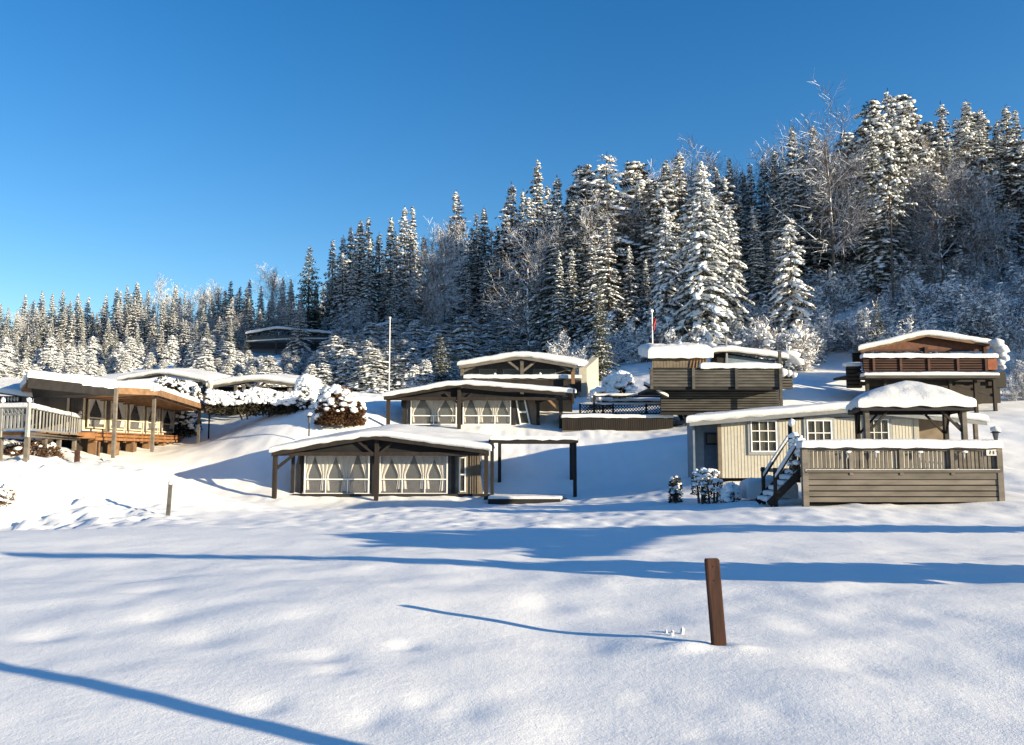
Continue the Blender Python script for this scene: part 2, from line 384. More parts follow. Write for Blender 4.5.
def gabled_awning(root, Y, uL, vL, uP, vP, uR, vR, deep, rise, fascia, sn=.34, ext=0, roofmat=BLKWOOD, fh=.22, seed=0, skew=None):
    """front edge is traced at depth Y; the roof runs back 'deep' metres and rises 'rise'"""
    L, P, Rr = W(uL,vL,Y), W(uP,vP,Y), W(uR,vR,Y)
    if skew is None: skew = (uP-U0)/FPX*.95
    bk = Vector((deep*skew, deep, rise))
    m = MB(); m.slab((L,P,P+bk,L+bk), .09); m.slab((P,Rr,Rr+bk,P+bk), .09)
    rf = m.build('roof', roofmat, root)
    o = Vector((0,-.03,0))
    m = MB(); 
    for a, b in ((L,P),(P,Rr)):
        dn = Vector((0,0,-fh)); a2=a+o; b2=b+o; t = Vector((0,-.04,0))
        m.box8([a2+dn+t,b2+dn+t,b2+dn,a2+dn,a2+t,b2+t,b2,a2])
    m.build('fascia', fascia, rf)
    # one snow cap over both planes: two quads meeting at the ridge
    s1 = ridge_snow((L,P,Rr), bk, sn, root, seed)
    return L,P,Rr,bk,rf
def ridge_snow(fr, bk, th, root, seed=0, over=.10, name='snow_cap'):
    L,P,Rr = fr; n1 = max(8,int((P-L).length/.16)); n2 = max(8,int((Rr-P).length/.16))
    L = L + (L-P).normalized()*over; Rr = Rr + (Rr-P).normalized()*over
    lenv = bk.length; f0 = -bk.normalized()*over
    us = [0,.02,.06,.14,.3] ; xs = []
    for k in range(n1): xs.append(('a', k/n1))
    for k in range(n2+1): xs.append(('b', k/n2))
    tot1 = (P-L).length; tot2 = (Rr-P).length; tot = tot1+tot2
    col = []
    for kind, t in xs:
        if kind == 'a': col.append((L*(1-t)+P*t, tot1*t))
        else: col.append((P*(1-t)+Rr*t, tot1+tot2*t))
    e = th*.9
    extra = [e*.08, e*.25, e*.55]
    def at(d):
        d = min(max(d,0),tot)
        if d <= tot1: return L*(1-d/tot1)+P*(d/tot1)
        return P*(1-(d-tot1)/tot2)+Rr*((d-tot1)/tot2)
    ds = sorted(set([c[1] for c in col] + extra + [tot-x for x in extra]))
    nv = max(6, int((lenv+2*over)/.2)); tv = lenv+2*over
    vs_ = sorted(set([tv*k/nv for k in range(nv+1)] + extra + [tv-x for x in extra]))
    def pr(x): 
        x = min(1, max(0, x)/e); return math.sqrt(max(0,1-(1-x)**2))
    top = []; nU, nV = len(ds), len(vs_); base = []
    bd = bk.normalized()
    for dv in vs_:
        for d in ds:
            p = at(d) + f0 + bd*dv
            # soften the ridge
            r = abs(d-tot1); p = p - Vector((0,0,max(0,.06-r*.12)))
            q = min(pr(min(d,tot-d)), pr(min(dv,tv-dv)))
            k = mnoise.noise(Vector((p.x*.8+seed, p.y*.8, 0)))*.25 + mnoise.noise(Vector((p.x*3.2, p.y*3.2+seed, 0)))*.10
            h = th*(.5+.5*q)*(1+k)
            top.append(p+Vector((0,0,h))); base.append(p+Vector((0,0,-.05+.06*mnoise.noise(Vector((p.x*2.4+seed,p.y*2.4,3))))))
    m = MB(); vs = list(top); idx = {}
    for j in range(nV):
        for i in range(nU):
            if i in (0,nU-1) or j in (0,nV-1): idx[(i,j)] = len(vs); vs.append(base[j*nU+i])
    T = lambda i, j: j*nU+i
    fs = [(T(i,j),T(i+1,j),T(i+1,j+1),T(i,j+1)) for j in range(nV-1) for i in range(nU-1)]
    for i in range(nU-1):
        fs.append((idx[(i,0)],idx[(i+1,0)],T(i+1,0),T(i,0))); fs.append((idx[(i+1,nV-1)],idx[(i,nV-1)],T(i,nV-1),T(i+1,nV-1)))
        fs.append((idx[(i,0)],idx[(i,nV-1)],idx[(i+1,nV-1)],idx[(i+1,0)]))
    for j in range(nV-1):
        fs.append((idx[(0,j+1)],idx[(0,j)],T(0,j),T(0,j+1))); fs.append((idx[(nU-1,j)],idx[(nU-1,j+1)],T(nU-1,j+1),T(nU-1,j)))
    m.add(vs, fs); return m.build(name, SNOW, root, True)

# ------------------------------------------------------------------ ground sheet
def make_ground():
    nx, ny = 860, 1150
    tx = np.linspace(-1, 1, nx); X = 4.0*np.sinh(tx*6.0)
    ty = np.linspace(-2.6, 5.3, ny); Y = 7.0 + 9.0*np.sinh(ty)
    xx, yy = np.meshgrid(X, Y); zz = np.empty_like(xx)
    for j in range(ny): zz[j] = H(xx[j], yy[j])
    co = np.stack([xx, yy, zz], -1).reshape(-1, 3).astype(np.float32)
    i, j = np.meshgrid(np.arange(nx-1), np.arange(ny-1)); a = (j*nx+i).ravel()
    f = np.stack([a, a+1, a+nx+1, a+nx], 1).astype(np.int32)
    me = bpy.data.meshes.new('ground'); me.vertices.add(len(co)); me.vertices.foreach_set('co', co.ravel())
    me.loops.add(f.size); me.loops.foreach_set('vertex_index', f.ravel()); me.polygons.add(len(f))
    me.polygons.foreach_set('loop_start', np.arange(0, f.size, 4, dtype=np.int32)); me.polygons.foreach_set('loop_total', np.full(len(f), 4, np.int32))
    me.polygons.foreach_set('use_smooth', np.ones(len(f), bool)); me.update(calc_edges=True); me.validate()
    me.materials.append(GSNOW)
    o = bpy.data.objects.new('ground', me); C.objects.link(o); o['kind'] = 'structure'
make_ground()
exec_parts = []

# ================================================================== CABIN A : near awning tent in the centre
def cabin_front():
    Y = 34.0
    base = W(384, 501, Y)
    t = thing('awning_cabin', 'nearest dark timber awning cabin with two wide curtained windows and snowy gable roof', 'cabin', base)
    L,P,Rr,bk,rf = gabled_awning(t, Y, 272,451, 373,434, 489,449, 4.6, .42, DKWOOD, .21, seed=1, skew=.1)
    # posts
    for u, vt in ((274,452),(376,436),(486,451)):
        m = MB(); vpost(m, u, 506, vt, Y+.25, .17); m.build('post', DKWOOD, t)
    F = Fac(W(270,500,Y+.25), W(490,500,Y+.25))
    m = MB(); s0,z0 = F.px(278,470); s1,z1 = F.px(290,455); fbar(m,F,s0-.15,z0,s1+.15,z1,.12,-.05,.05); m.build('brace', DKWOOD, t)
    s0,z0 = F.px(376,462); 
    for k in (-1,1):
        m = MB(); fbar(m,F,s0,z0+.25,s0+k*.75,z0+.85,.09,-.04,.04); m.build('brace', DKWOOD, t)
    m = MB(); a = F.px(272,453); b = F.px(489,452); fbox(m,F,a[0],b[0],a[1]-.12,a[1]+.04,-.06,.06); m.build('tie_beam', DKWOOD, t)
    # gable infill board behind the fascia
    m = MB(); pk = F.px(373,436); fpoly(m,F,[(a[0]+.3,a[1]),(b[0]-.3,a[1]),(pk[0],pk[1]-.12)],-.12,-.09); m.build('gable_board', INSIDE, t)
    # tent front, .9 m behind the posts
    G1 = Fac(W(289,500,Y+1.1), W(488,500,Y+1.1)); zt = G1.px(300,449)[1]; zb = G1.px(300,503)[1]
    S = lambda u, v=480: G1.px(u, v)[0]
    m = MB(); fpoly(m,G1,[(S(288),zb),(S(484),zb),(S(478),zt),(S(299),zt)],-.12,0); m.build('tent_front', GREYF, t)
    # side walls and rear caravan body
    m = MB(); p0,p1 = G1.p(S(299),0), G1.p(S(478),0)
    for p in (p0,p1):
        m.box((p.x, Y+1.25+1.7, (zb+zt)/2), (.06,3.3,zt-zb))
    m.build('tent_side', GREYF, t)
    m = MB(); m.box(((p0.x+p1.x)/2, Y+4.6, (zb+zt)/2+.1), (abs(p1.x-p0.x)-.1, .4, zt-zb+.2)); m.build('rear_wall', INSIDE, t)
    # windows
    for (ua, ub) in ((305,370),(380,448)):
        z1 = G1.px(ua, 453)[1]; z0 = G1.px(ua, 494)[1]
        tent_window(t, G1, S(ua), S(ub), z0, z1, .14, 3, WHITEP, True, .36)
    # dark frames between windows
    for u in (293,301,374,453):
        m = MB(); fbox(m,G1,S(u)-.07,S(u)+.07,zb,zt,.02,.09); m.build('tent_pole', BLKWOOD, t)
    # brown angled corner section with narrow window
    m = MB(); fpoly(m,G1,[(S(455),zb),(S(483),zb),(S(478),zt),(S(457),zt)],.01,.03); m.build('corner_panel', TANF, t)
    m = MB(); x0,x1 = S(459),S(466); za,zc = G1.px(460,492)[1], G1.px(460,457)[1]
    for k, (a0,a1,b0,b1) in enumerate(((x0,x1,za,za+.05),(x0,x1,zc-.05,zc),(x0,x1,(za+zc)/2-.03,(za+zc)/2+.03),(x0,x0+.06,za,zc),(x1-.06,x1,za,zc))):
        fbox(m,G1,a0,a1,b0,b1,.035+.004*k,.06+.004*k)
    wf = m.build('window', WHITEP, t)
    m = MB(); fbox(m,G1,x0+.05,x1-.05,za+.04,zc-.04,.032,.036); m.build('pane', PANE, wf)
    m = MB(); 
    for i in range(9): fbox(m,G1,S(469)+.05*i,S(469)+.05*i+.04,zb+.1,zt-.05,.035,.05+.03*(i%2))
    m.build('tied_curtain', TANF, t)
    # sill boards along the ground
    m = MB(); a = F.px(290,497); b = F.px(486,506); fbox(m,F,F.px(289,500)[0],F.px(492,500)[0],b[1],a[1],-.7,-.62); m.build('base_board', DKWOOD, t)
    m = MB(); a = F.px(290,494.5); fbox(m,F,F.px(289,500)[0],F.px(492,500)[0],b[1]+.2,a[1],-.6,-.5); m.build('deck_edge', BLKWOOD, t)
cabin_front()

def pergola():
    Y = 34.2
    t = thing('pergola', 'open black pergola frame over a low snowy deck beside the nearest awning cabin', 'pergola', W(537,500,Y))
    zt = W(540,441,Y).z
    for u, y, vb in ((492,Y,505),(575,Y,492),(499.5,Y+2.2,500),(571.5,Y+2.2,490)):
        p = W(u,vb,y); m = MB(); m.box((p.x,y,(p.z-.3+zt)/2),(.15,.15,zt-p.z+.3)); m.build('post', BLKWOOD, t)
    a,b = W(490,441,Y), W(577,441,Y)
    m = MB(); m.bar(a,b,.14,.18); m.build('beam', BLKWOOD, t)
    a2,b2 = W(497,448,Y+2.2), W(573,448,Y+2.2); a2.z=b2.z=zt-.02
    m = MB(); m.bar(a2,b2,.14,.18); m.build('beam', BLKWOOD, t)
    for p,q in ((a,a2),(b,b2)):
        m = MB(); m.bar(Vector((p.x,p.y+.08,zt)),Vector((q.x,q.y-.08,zt)),.12,.14); m.build('side_beam', BLKWOOD, t)
    railsnow(a+Vector((0,0,.09)), b+Vector((0,0,.09)), .16, .13, t, seed=3)
    railsnow(a2+Vector((0,0,.09)), b2+Vector((0,0,.09)), .16, .13, t, seed=4)
pergola()
def low_deck():
    Y = 33.2
    a, b = W(488,499,Y), W(577,497,Y)
    t = thing('low_deck', 'low dark wooden deck deep in snow under the black pergola', 'deck', a.lerp(b,.5))
    m = MB(); z = a.z
    m.v = []; 
    pts = [(a.x,Y),(W(560,500,Y).x,Y),(b.x,Y+1.2),(b.x,Y+3.2),(a.x,Y+3.2)]
    k = len(pts); vs = [(x,y,z) for x,y in pts]+[(x,y,z-.42) for x,y in pts]
    m.add(vs, [tuple(range(k)), tuple(range(2*k-1,k-1,-1))]+[(i,k+i,k+(i+1)%k,(i+1)%k) for i in range(k)])
    m.build('deck_boards', BLKWOOD, t)
    snowcap([(a.x,Y+.05,z),(W(561,500,Y).x,Y+.05,z),(b.x,Y+3.1,z),(a.x,Y+3.1,z)], .12, 'snow_cover', t, 0, seed=5)
low_deck()

# ================================================================== CABIN B : second awning, higher up
def cabin_mid():
    Y = 42.0
    t = thing('awning_cabin', 'second dark awning cabin up the slope, with two curtained windows and deck on its right', 'cabin', W(470,430,Y))
    L,P,Rr,bk,rf = gabled_awning(t, Y, 384,396, 457,383, 571,392, 4.8, .35, DKWOOD, .21, seed=11, skew=.12)
    for u, vt in ((388,396),(459,386),(561,393)):
        m = MB(); vpost(m, u, 434, vt, Y+.25, .19); m.build('post', DKWOOD, t)
    F = Fac(W(384,430,Y+.25), W(571,430,Y+.25)); a = F.px(386,398); b = F.px(571,397)
    m = MB(); fbox(m,F,a[0],b[0],a[1]-.12,a[1]+.05,-.06,.06); m.build('tie_beam', DKWOOD, t)
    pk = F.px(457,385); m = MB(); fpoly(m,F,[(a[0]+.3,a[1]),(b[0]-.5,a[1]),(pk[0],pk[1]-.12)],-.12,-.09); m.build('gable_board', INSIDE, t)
    s0,z0 = F.px(459,404)
    for k in (-1,1):
        m = MB(); fbar(m,F,s0,z0,s0+k*.7,z0+.55,.1,-.04,.04); m.build('brace', DKWOOD, t)
    m = MB(); s0,z0 = F.px(561,412); fbar(m,F,s0,z0,s0-.8,z0+.8,.12,-.05,.05); m.build('brace', TIMBERD, t)
    G1 = Fac(W(402,430,Y+1.1), W(540,430,Y+1.1)); zt = G1.px(410,396.5)[1]; zb = G1.px(410,432)[1]; S = lambda u: G1.px(u,410)[0]
    m = MB(); fpoly(m,G1,[(S(402),zb),(S(539),zb),(S(533),zt),(S(407),zt)],-.12,0); m.build('tent_front', GREYF, t)
    m = MB()
    for u in (407,533):
        p = G1.p(S(u),0); m.box((p.x, Y+2.9, (zb+zt)/2), (.06,3.3,zt-zb))
    m.build('tent_side', GREYF, t)
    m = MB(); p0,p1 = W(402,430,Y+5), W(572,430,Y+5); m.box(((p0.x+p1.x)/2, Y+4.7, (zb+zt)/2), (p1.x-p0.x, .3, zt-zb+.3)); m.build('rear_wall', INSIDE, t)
    for (ua, ub) in ((411,457),(463,511)):
        tent_window(t, G1, S(ua), S(ub), G1.px(ua,425)[1], G1.px(ua,398)[1], .14, 3 if ua > 450 else 2, WHITEP, True, .34)
    for u in (404,460,514,538):
        m = MB(); fbox(m,G1,S(u)-.09,S(u)+.09,zb,zt,.02,.1); m.build('tent_pole', BLKWOOD, t)
    # leaning narrow window and brown curtain
    m = MB(); x0,x1 = S(518),S(529); za,zc = G1.px(520,425)[1], G1.px(520,399)[1]
    fbar(m,G1,x0-.1,zc,x0+.15,za,.08,.05,.09); fbar(m,G1,x1-.25,zc,x1+.05,za,.08,.05,.09); fbox(m,G1,x0+.1,x1,za,za+.1,.04,.075); fbox(m,G1,x0,x1-.15,(za+zc)/2-.05,(za+zc)/2+.05,.04,.078)
    wf = m.build('window', WHITEP, t)
    m = MB(); fbox(m,G1,x0+.08,x1-.1,za+.05,zc-.05,.02,.03); m.build('pane', PANE, wf)
    m = MB()
    for i in range(7): fbar(m,G1,S(530)+.05*i-.1,zt-.05,S(534)+.06*i,zb+.05,.05,.03,.06+.03*(i%2))
    m.build('tied_curtain', TANF, t)
    m = MB(); p,q = W(574,388,Y+.2),W(574,405,Y+.2)
    m.box8([Vector((p.x-.1,Y+.1,q.z)),Vector((p.x,Y+.1,q.z+.1)),Vector((p.x,Y+4,q.z+.9)),Vector((p.x-.1,Y+4,q.z+.8)),Vector((p.x-.1,Y+.1,p.z-.1)),Vector((p.x,Y+.1,p.z-.1)),Vector((p.x,Y+4,p.z+.5)),Vector((p.x-.1,Y+4,p.z+.5))])
    m.build('side_panel', TIMBERD, t)
cabin_mid()

def lattice_deck():
    Y = 41.5
    t = thing('deck', 'dark slatted deck with lattice railing and snowy edge right of the second awning cabin', 'deck', W(618,430,Y))
    F = Fac(W(562,430,Y), W(672,430,Y)); f = lambda u,v: F.px(u,v)
    x0,zt = f(562,417); x1,zb = f(673,431)
    m = MB(); N = 60
    for i in range(N):
        a = x0+(x1-x0)*i/N; fbox(m,F,a+.012,a+(x1-x0)/N-.012,zb-.1,zt-.1,0,.03)
    m.build('skirting_boards', DKWOOD, t)
    m = MB(); fbox(m,F,x0,x1,zb-.1,zt-.12,-.2,-.16); m.build('backing', INSIDE, t)
    m = MB(); m.slab((F.p(x0,zt,0),F.p(x1,zt,0),F.p(x1,zt,-3.2),F.p(x0,zt,-3.2)), .1); m.build('deck_floor', BLKWOOD, t)
    snowcap((F.p(x0,zt,.05),F.p(x1,zt,.05),F.p(x1,zt,-3.1),F.p(x0,zt,-3.1)), .16, 'snow_cap', t, .03, seed=21)
    m = MB(); fbox(m,F,x0,x1,zb-.06,zb+.02,.035,.1); m.build('bottom_board', GRWOOD, t)
    # lattice railing along the back
    B = Fac(W(580,410,Y+2.6), W(672,410,Y+2.6)); g = lambda u,v: B.px(u,v)
    a,z1 = g(580,404.5); b,z0 = g(672,413)
    m = MB(); fbox(m,B,a,b,z1-.05,z1+.03,-.03,.03); fbox(m,B,a,b,z0-.15,z0,-.03,.03)
    for u in (580,594,613,646,671): s_ = g(u,400)[0]; fbox(m,B,s_-.05,s_+.05,z0-.2,z1+.05,-.055,.055)
    m.build('railing', BLKWOOD, t)
    m = MB(); k = a; hh = z1-z0-.05
    while k < b-hh:
        fbar(m,B,k,z0,k+hh,z1-.05,.035,-.006,.006); fbar(m,B,k,z1-.05,k+hh,z0,.035,.008,.02); k += .16
    m.build('lattice', BLKWOOD, t)
    railsnow(B.p(a,z1+.03), B.p(b,z1+.03), .1, .08, t, 'snow_cap', 22)
    for u0,v0,u1 in ((594,396,670),(604,401,668)):
        s0,z = g(u0,v0); s1,_ = g(u1,v0); dy = 0 if v0 == 396 else -.5
        m = MB(); m.bar(B.p(s0,z,dy),B.p(s1,z,dy),.1,.13); m.build('top_rail', BLKWOOD, t)
        railsnow(B.p(s0,z+.06,dy),B.p(s1,z+.06,dy),.1,.09,t,'snow_cap',v0)
        for s_ in (s0,s1):
            m = MB(); m.bar(B.p(s_,z0-.2,dy),B.p(s_,z+.05,dy),.12,.12); m.build('post', BLKWOOD, t)
    # stair rail on the right going down
    for dy in (0,-1.2):
        p, q = F.p(x1-.3, f(668,397)[1], dy), F.p(x1+1.0, f(686,432)[1], dy)
        m = MB(); m.bar(p+Vector((0,0,0)), q+Vector((0,0,.5)), .08,.14); m.build('stair_rail', BLKWOOD, t)
        railsnow(p+Vector((0,0,.07)), q+Vector((0,0,.57)), .1,.1,t,'snow_cap',31)
        m = MB(); m.bar(q+Vector((-.3,0,1.25)), q+Vector((-.3,0,-.3)), .12,.12); m.build('post', BLKWOOD, t)
    m = MB()
    for i in range(5): m.box((F.p(x1+.15+.22*i,0).x, Y+.7, zt-.18-.2*i),(.3,1.1,.06))
    st = m.build('stair', BLKWOOD, t)
lattice_deck()

# ================================================================== CABIN C : light grey fascia, behind B
def cabin_back():
    Y = 51.0
    t = thing('awning_cabin', 'rear awning cabin with pale grey trim and braces above the second one', 'cabin', W(520,398,Y))
    L,P,Rr,bk,rf = gabled_awning(t, Y, 459,365, 521,355, 577,364.5, 5.2, .5, GRWOOD, .30, seed=31, fh=.26, skew=.33)
    m = MB(); a,b = W(577,364.5,Y), W(598,357,Y+4)   # right sweep of the roof
    for u, vt in ((462,366),(522,357),(574,364)):
        m = MB(); vpost(m, u, 404, vt, Y+.2, .22); m.build('post', GRWOOD, t)
    F = Fac(W(459,398,Y+.2), W(577,398,Y+.2)); f = F.px
    for (c, d) in ((522,1),(522,-1),(462,1),(574,-1)):
        s0,z0 = f(c,372); m = MB(); fbar(m,F,s0,z0,s0+d*.9,z0+(.7 if c==522 else .4),.14,-.05,.05); m.build('brace', GRWOOD, t)
    B = Fac(W(462,398,Y+1.6), W(600,398,Y+1.6)); g = B.px; zt = g(470,360)[1]; zb = g(470,404)[1]
    m = MB(); fbox(m,B,g(464,0+370)[0],g(576,370)[0],zb,zt,-.1,0); m.build('front_wall', GREYF, t)
    for ua,ub in ((479,497),(503,523),(533,556)):
        m = MB(); s0,z0 = g(ua,378); s1,z1 = g(ub,369); 
        fbox(m,B,s0,s1,z0,z1,.01,.04); wf = m.build('window', GREYP, t)
        m = MB(); fbox(m,B,s0+.07,s1-.07,z0+.05,z1-.07,.045,.055); m.build('pane', PLASTIC, wf)
    # snowy front rail
    s0,z = f(464,378); s1,_ = f(581,378)
    m = MB(); fbox(m,F,s0,s1,z-.12,z,.1,.2); m.build('top_rail', GRWOOD, t)
    railsnow(F.p(s0,z,.15), F.p(s1,z,.15), .3,.22,t,'snow_cap',33)
    m = MB(); fbox(m,F,s0,s1,z-.9,z-.14,.1,.14); m.build('balustrade', DKWOOD, t)
    for u in (495,540):
        m = MB(); p = F.p(f(u,378)[0], z+.2, .15); m.lump(p,(.09,.09,.16)); m.build('finial', SNOW, t)
    m = MB(); vpost(m, 573, 384, 372, Y-.4, .22); m.build('lantern', TIMBERD, t)
    # sunlit cream end wall on the right
    m = MB(); p, q = W(579,368,Y+.6), W(597,360,Y+4.8); zb2 = W(590,402,Y+2).z
    m.box8([Vector((p.x,p.y,zb2)),Vector((p.x+.5,p.y,zb2)),Vector((q.x+.1,q.y,zb2)),Vector((q.x-.4,q.y,zb2)),Vector((p.x,p.y,p.z)),Vector((p.x+.5,p.y,p.z)),Vector((q.x+.1,q.y,q.z+.2)),Vector((q.x-.4,q.y,q.z+.2))])
    m.build('end_wall', CREAM, t)
cabin_back()

# ================================================================== gable cabin behind the hedge
def cabin_hedge():
    Y = 47.0
    t = thing('awning_cabin', 'low grey gabled cabin half hidden behind the snowy hedge', 'cabin', W(255,400,Y))
    L,P,Rr,bk,rf = gabled_awning(t, Y, 208,385.5, 253,378, 297,383.5, 4.5, .45, GRWOOD, .28, seed=41, fh=.2, skew=.05)
    F = Fac(W(208,400,Y+.2), W(300,400,Y+.2)); f = F.px
    for u in (211,235,243,255,267,296):
        m = MB(); vpost(m, u, 412, 385, Y+.2, .16); m.build('post', GRWOOD, t)
    m = MB(); s0,z0=f(255,390)
    for d in (-1,1): fbar(m,F,s0,z0,s0+d*.6,z0+.45,.12,-.04,.04)
    m.build('brace', GRWOOD, t)
    m = MB(); a=f(211,387); b=f(296,412); fbox(m,F,a[0],b[0],b[1],a[1]+.1,-1.3,-1.2); m.build('front_wall', INSIDE, t)
    m = MB(); p=W(211,400,Y+2.5); q=W(296,400,Y+2.5); m.box((p.x,Y+2.4,(a[1]+b[1])/2),(.1,3.4,a[1]-b[1])); m.box((q.x,Y+2.4,(a[1]+b[1])/2),(.1,3.4,a[1]-b[1])); m.build('side_wall', GREYF, t)
cabin_hedge()

# ================================================================== shaded blue canopy cabin
def cabin_shade():
    Y = 50.0
    t = thing('carport', 'dark canopy cabin with flat snowy roof standing in blue shade', 'cabin', W(175,398,Y))
    L,P,Rr,bk,rf = gabled_awning(t, Y-2, 119,379, 161,371.5, 205,380, 4.2, .5, GRWOOD2, .22, seed=51, fh=.16, skew=-.02)
    for u,y in ((124,Y-1.8),(161,Y-1.8),(204,Y-1.8),(224,Y+2.6)):
        m = MB(); vpost(m,u,403,378,y,.18); m.build('post', GRWOOD2, t)
    m = MB(); p,q=W(124,380,Y),W(222,380,Y); zb=W(170,402,Y).z; m.box(((p.x+q.x)/2,Y+.8,(p.z+zb)/2-.05),(q.x-p.x,.15,p.z-zb)); m.build('wall', BLUEP, t)
    m = MB(); m.box((q.x-.1,Y+1.8,(p.z+zb)/2-.05),(.12,2.0,p.z-zb)); m.build('side_wall', BLUEP, t)
cabin_shade()

# ================================================================== left cabin with timber canopy
def cabin_left():
    t = thing('awning_cabin', 'sunlit cabin on the left with timber canopy, curtained side windows and raised timber deck', 'cabin', W(120,445,38))
    zr = W(28,378,27).z
    A_ = W(28,378,27); B1 = W(117,388,31.5); Bk = W(157,390,33.2); Cc = W(209,407,45)
    zr2 = [A_.z, B1.z, Bk.z, Cc.z]
    D_ = W(60,392,45); D_.z = Cc.z + .1
    Af = Vector((A_.x-1.5, A_.y+3.0, A_.z-.2))
    # roof plates: main piece and the piece falling away to the right
    m = MB(); m.slab((A_,B1,Vector((B1.x-3.4,B1.y+6.5,B1.z)),Vector((A_.x-4.0,A_.y+6,A_.z))), .16)
    m.slab((B1,Bk,Vector((Bk.x-4.6,Bk.y+4.5,Bk.z)),Vector((B1.x-3.4,B1.y+6.5,B1.z))), .15)
    m.slab((Bk,Cc,Vector((Cc.x-4.3,Cc.y+1,Cc.z)),Vector((Bk.x-4.6,Bk.y+4.5,Bk.z))), .15)
    rf = m.build('roof', TIMBER, t)
    m = MB()
    for i in range(9):   # rafters under the canopy
        k = (i+.5)/9; p = Bk.lerp(Cc,k)+Vector((-.1,0,-.2)); m.bar(p, p+Vector((-4.2,1.5,0)), .07,.1)
    m.build('rafter', TIMBERD, rf)
    m = MB()
    for a,b in ((B1,Bk),(Bk,Cc)):
        o = Vector((.05,-.04,-.1)); m.bar(a+o,b+o,.05,.26)
    m.build('fascia', TIMBERD, rf)
    m = MB(); a,b = A_+Vector((0,-.04,-.16)), B1+Vector((0,-.04,-.16)); m.bar(a,b,.06,.36); m.build('dark_fascia', BLKWOOD, rf)
    # dark gable under the left half
    m = MB(); p=[W(30,383,27.5),W(116,393,32),W(80,398,33),W(33,397,28.5)]
    m.box8([q+Vector((0,.12,0)) for q in p][::-1]+[q for q in p][::-1]); m.build('gable_board', BLKWOOD, t)
    # snow
    snowcap((A_,B1,Vector((B1.x-3.4,B1.y+6.5,B1.z)),Vector((A_.x-4.0,A_.y+6,A_.z))), .34, 'snow_cap', t, .05, seed=61)
    snowcap((B1+Vector((-.3,-.2,0)),Bk+Vector((.1,0,0)),Vector((Bk.x-4.6,Bk.y+4.5,Bk.z)),Vector((B1.x-3.7,B1.y+6.3,B1.z))), .32, 'snow_cap', t, .05, seed=61)
    snowcap((Bk+Vector((0,-.3,0)),Cc,Vector((Cc.x-4.3,Cc.y+1,Cc.z)),Vector((Bk.x-4.6,Bk.y+4.2,Bk.z))), .30, 'snow_cap', t, .05, seed=61)
    # canopy posts
    for u,y,vb,vt,mt in ((113,31.3,458,388,GRWOOD),(152,34,452,392,GRWOOD),(198,43.5,446,407,GRWOOD2)):
        m = MB(); vpost(m,u,vb,vt,y,.12); m.build('post', mt, t)
    m = MB(); a=W(152,391,33.4); b=W(200,407.5,43.6); m.bar(a+Vector((0,0,-.12)),b+Vector((0,0,-.12)),.1,.2); m.build('eave_beam', TIMBERD, t)
    # long wall, facing right
    F = Fac(W(82,430,35), W(173,438,46)); f = F.px
    zt = W(82,394,35).z; z0 = W(82,430.5,35).z; L = F.L
    m = MB(); fbox(m,F,0,L,z0,zt,-.1,0); m.build('side_wall', WARMW, t)
    m = MB(); fbox(m,F,-.1,L+.1,zt-.02,zt+.16,-.16,.1); m.build('wall_plate', WHITEP, t)
    n_ = 5
    for i in range(n_):
        a = .15+(L-.3)*i/n_; b = .15+(L-.3)*(i+1)/n_
        if i == 0: a2,b2 = a,b-.45
        else: a2,b2 = a+.1,b-.25
        tent_window(t, F, a2, b2, z0+.12, zt-.12, .14, 1, WARMW, False, .34, INSIDE, cw=.50)
        m = MB(); fbar(m,F,b-.28,zt,b-.02,z0,.07,.15,.2); m.build('tent_pole', GREYF, t)
        if i == 0:
            m = MB(); fpoly(m,F,[(b2+.02,z0),(b2+.55,z0),(b2+.25,zt),(b2-.1,zt)],.075,.12); m.build('brown_panel', TANF, t)
    # gable end facing the viewer
    E = Fac(W(32,430,34), W(82,430,35)); g = E.px
    m = MB(); fbox(m,E,0,E.L,z0,zt,-.1,0); m.build('front_wall', GREYF, t)
    m = MB(); fbox(m,E,g(49,400)[0],g(68,400)[0],g(50,411)[1],zt-.1,.01,.04); wf=m.build('window', PLASTIC, t)
    m = MB(); fbox(m,E,g(67,400)[0],g(69.5,400)[0],z0,zt-.1,.05,.09); m.build('white_curtain', LACE, t)
    m = MB()
    for i in range(8): fbox(m,E,g(71,400)[0]+.055*i,g(71,400)[0]+.055*i+.05,z0,zt-.05,.03,.07+.04*(i%2))
    m.build('tied_curtain', GREYF, t)
    # raised deck in warm timber
    m = MB(); d = .7
    for i in range(34):
        a = (L+.3)*i/34-.2; fbox(m,F,a,a+(L+.3)/34-.03,z0-.1,z0-.05,-.6,d)
    m.build('deck_boards', TIMBER, t)
    for k,(dz) in enumerate((.2,.36)):
        m = MB(); fbox(m,F,-.3,L+.2,z0-dz-.06,z0-dz+.06,d-.05+.06*k,d+.0+.06*k); m.build('deck_beam', TIMBER, t)
    for i in range(12):
        a = (L)*i/11; m = MB(); fbox(m,F,a-.07,a+.07,z0-.5,z0-.11,d-.15,d-.055); m.build('joist', TIMBER, t)
    m = MB(); fbox(m,F,-.2,L+.1,z0-1.4,z0-.12,-.25,-.2); m.build('foundation_wall', DKWOOD, t)
    for i in range(6):
        a = .6+i*2.0; p = F.p(a,0,.35); zg = Hs(p.x,p.y)
        m = MB(); fbox(m,F,a-.22,a+.22,zg-.2,z0-.1,.1,.45); m.build('foundation_block', TIMBERD, t)
    E2 = Fac(F.p(-.3,0,.6), F.p(-.3,0,.6)) if False else None
    m = MB(); p=F.p(-.3,0,d); q=E.p(0,0,.3); m.bar(Vector((p.x,p.y,z0-.22)),Vector((q.x,q.y,z0-.22)),.08,.26); m.build('deck_beam', TIMBER, t)
cabin_left()

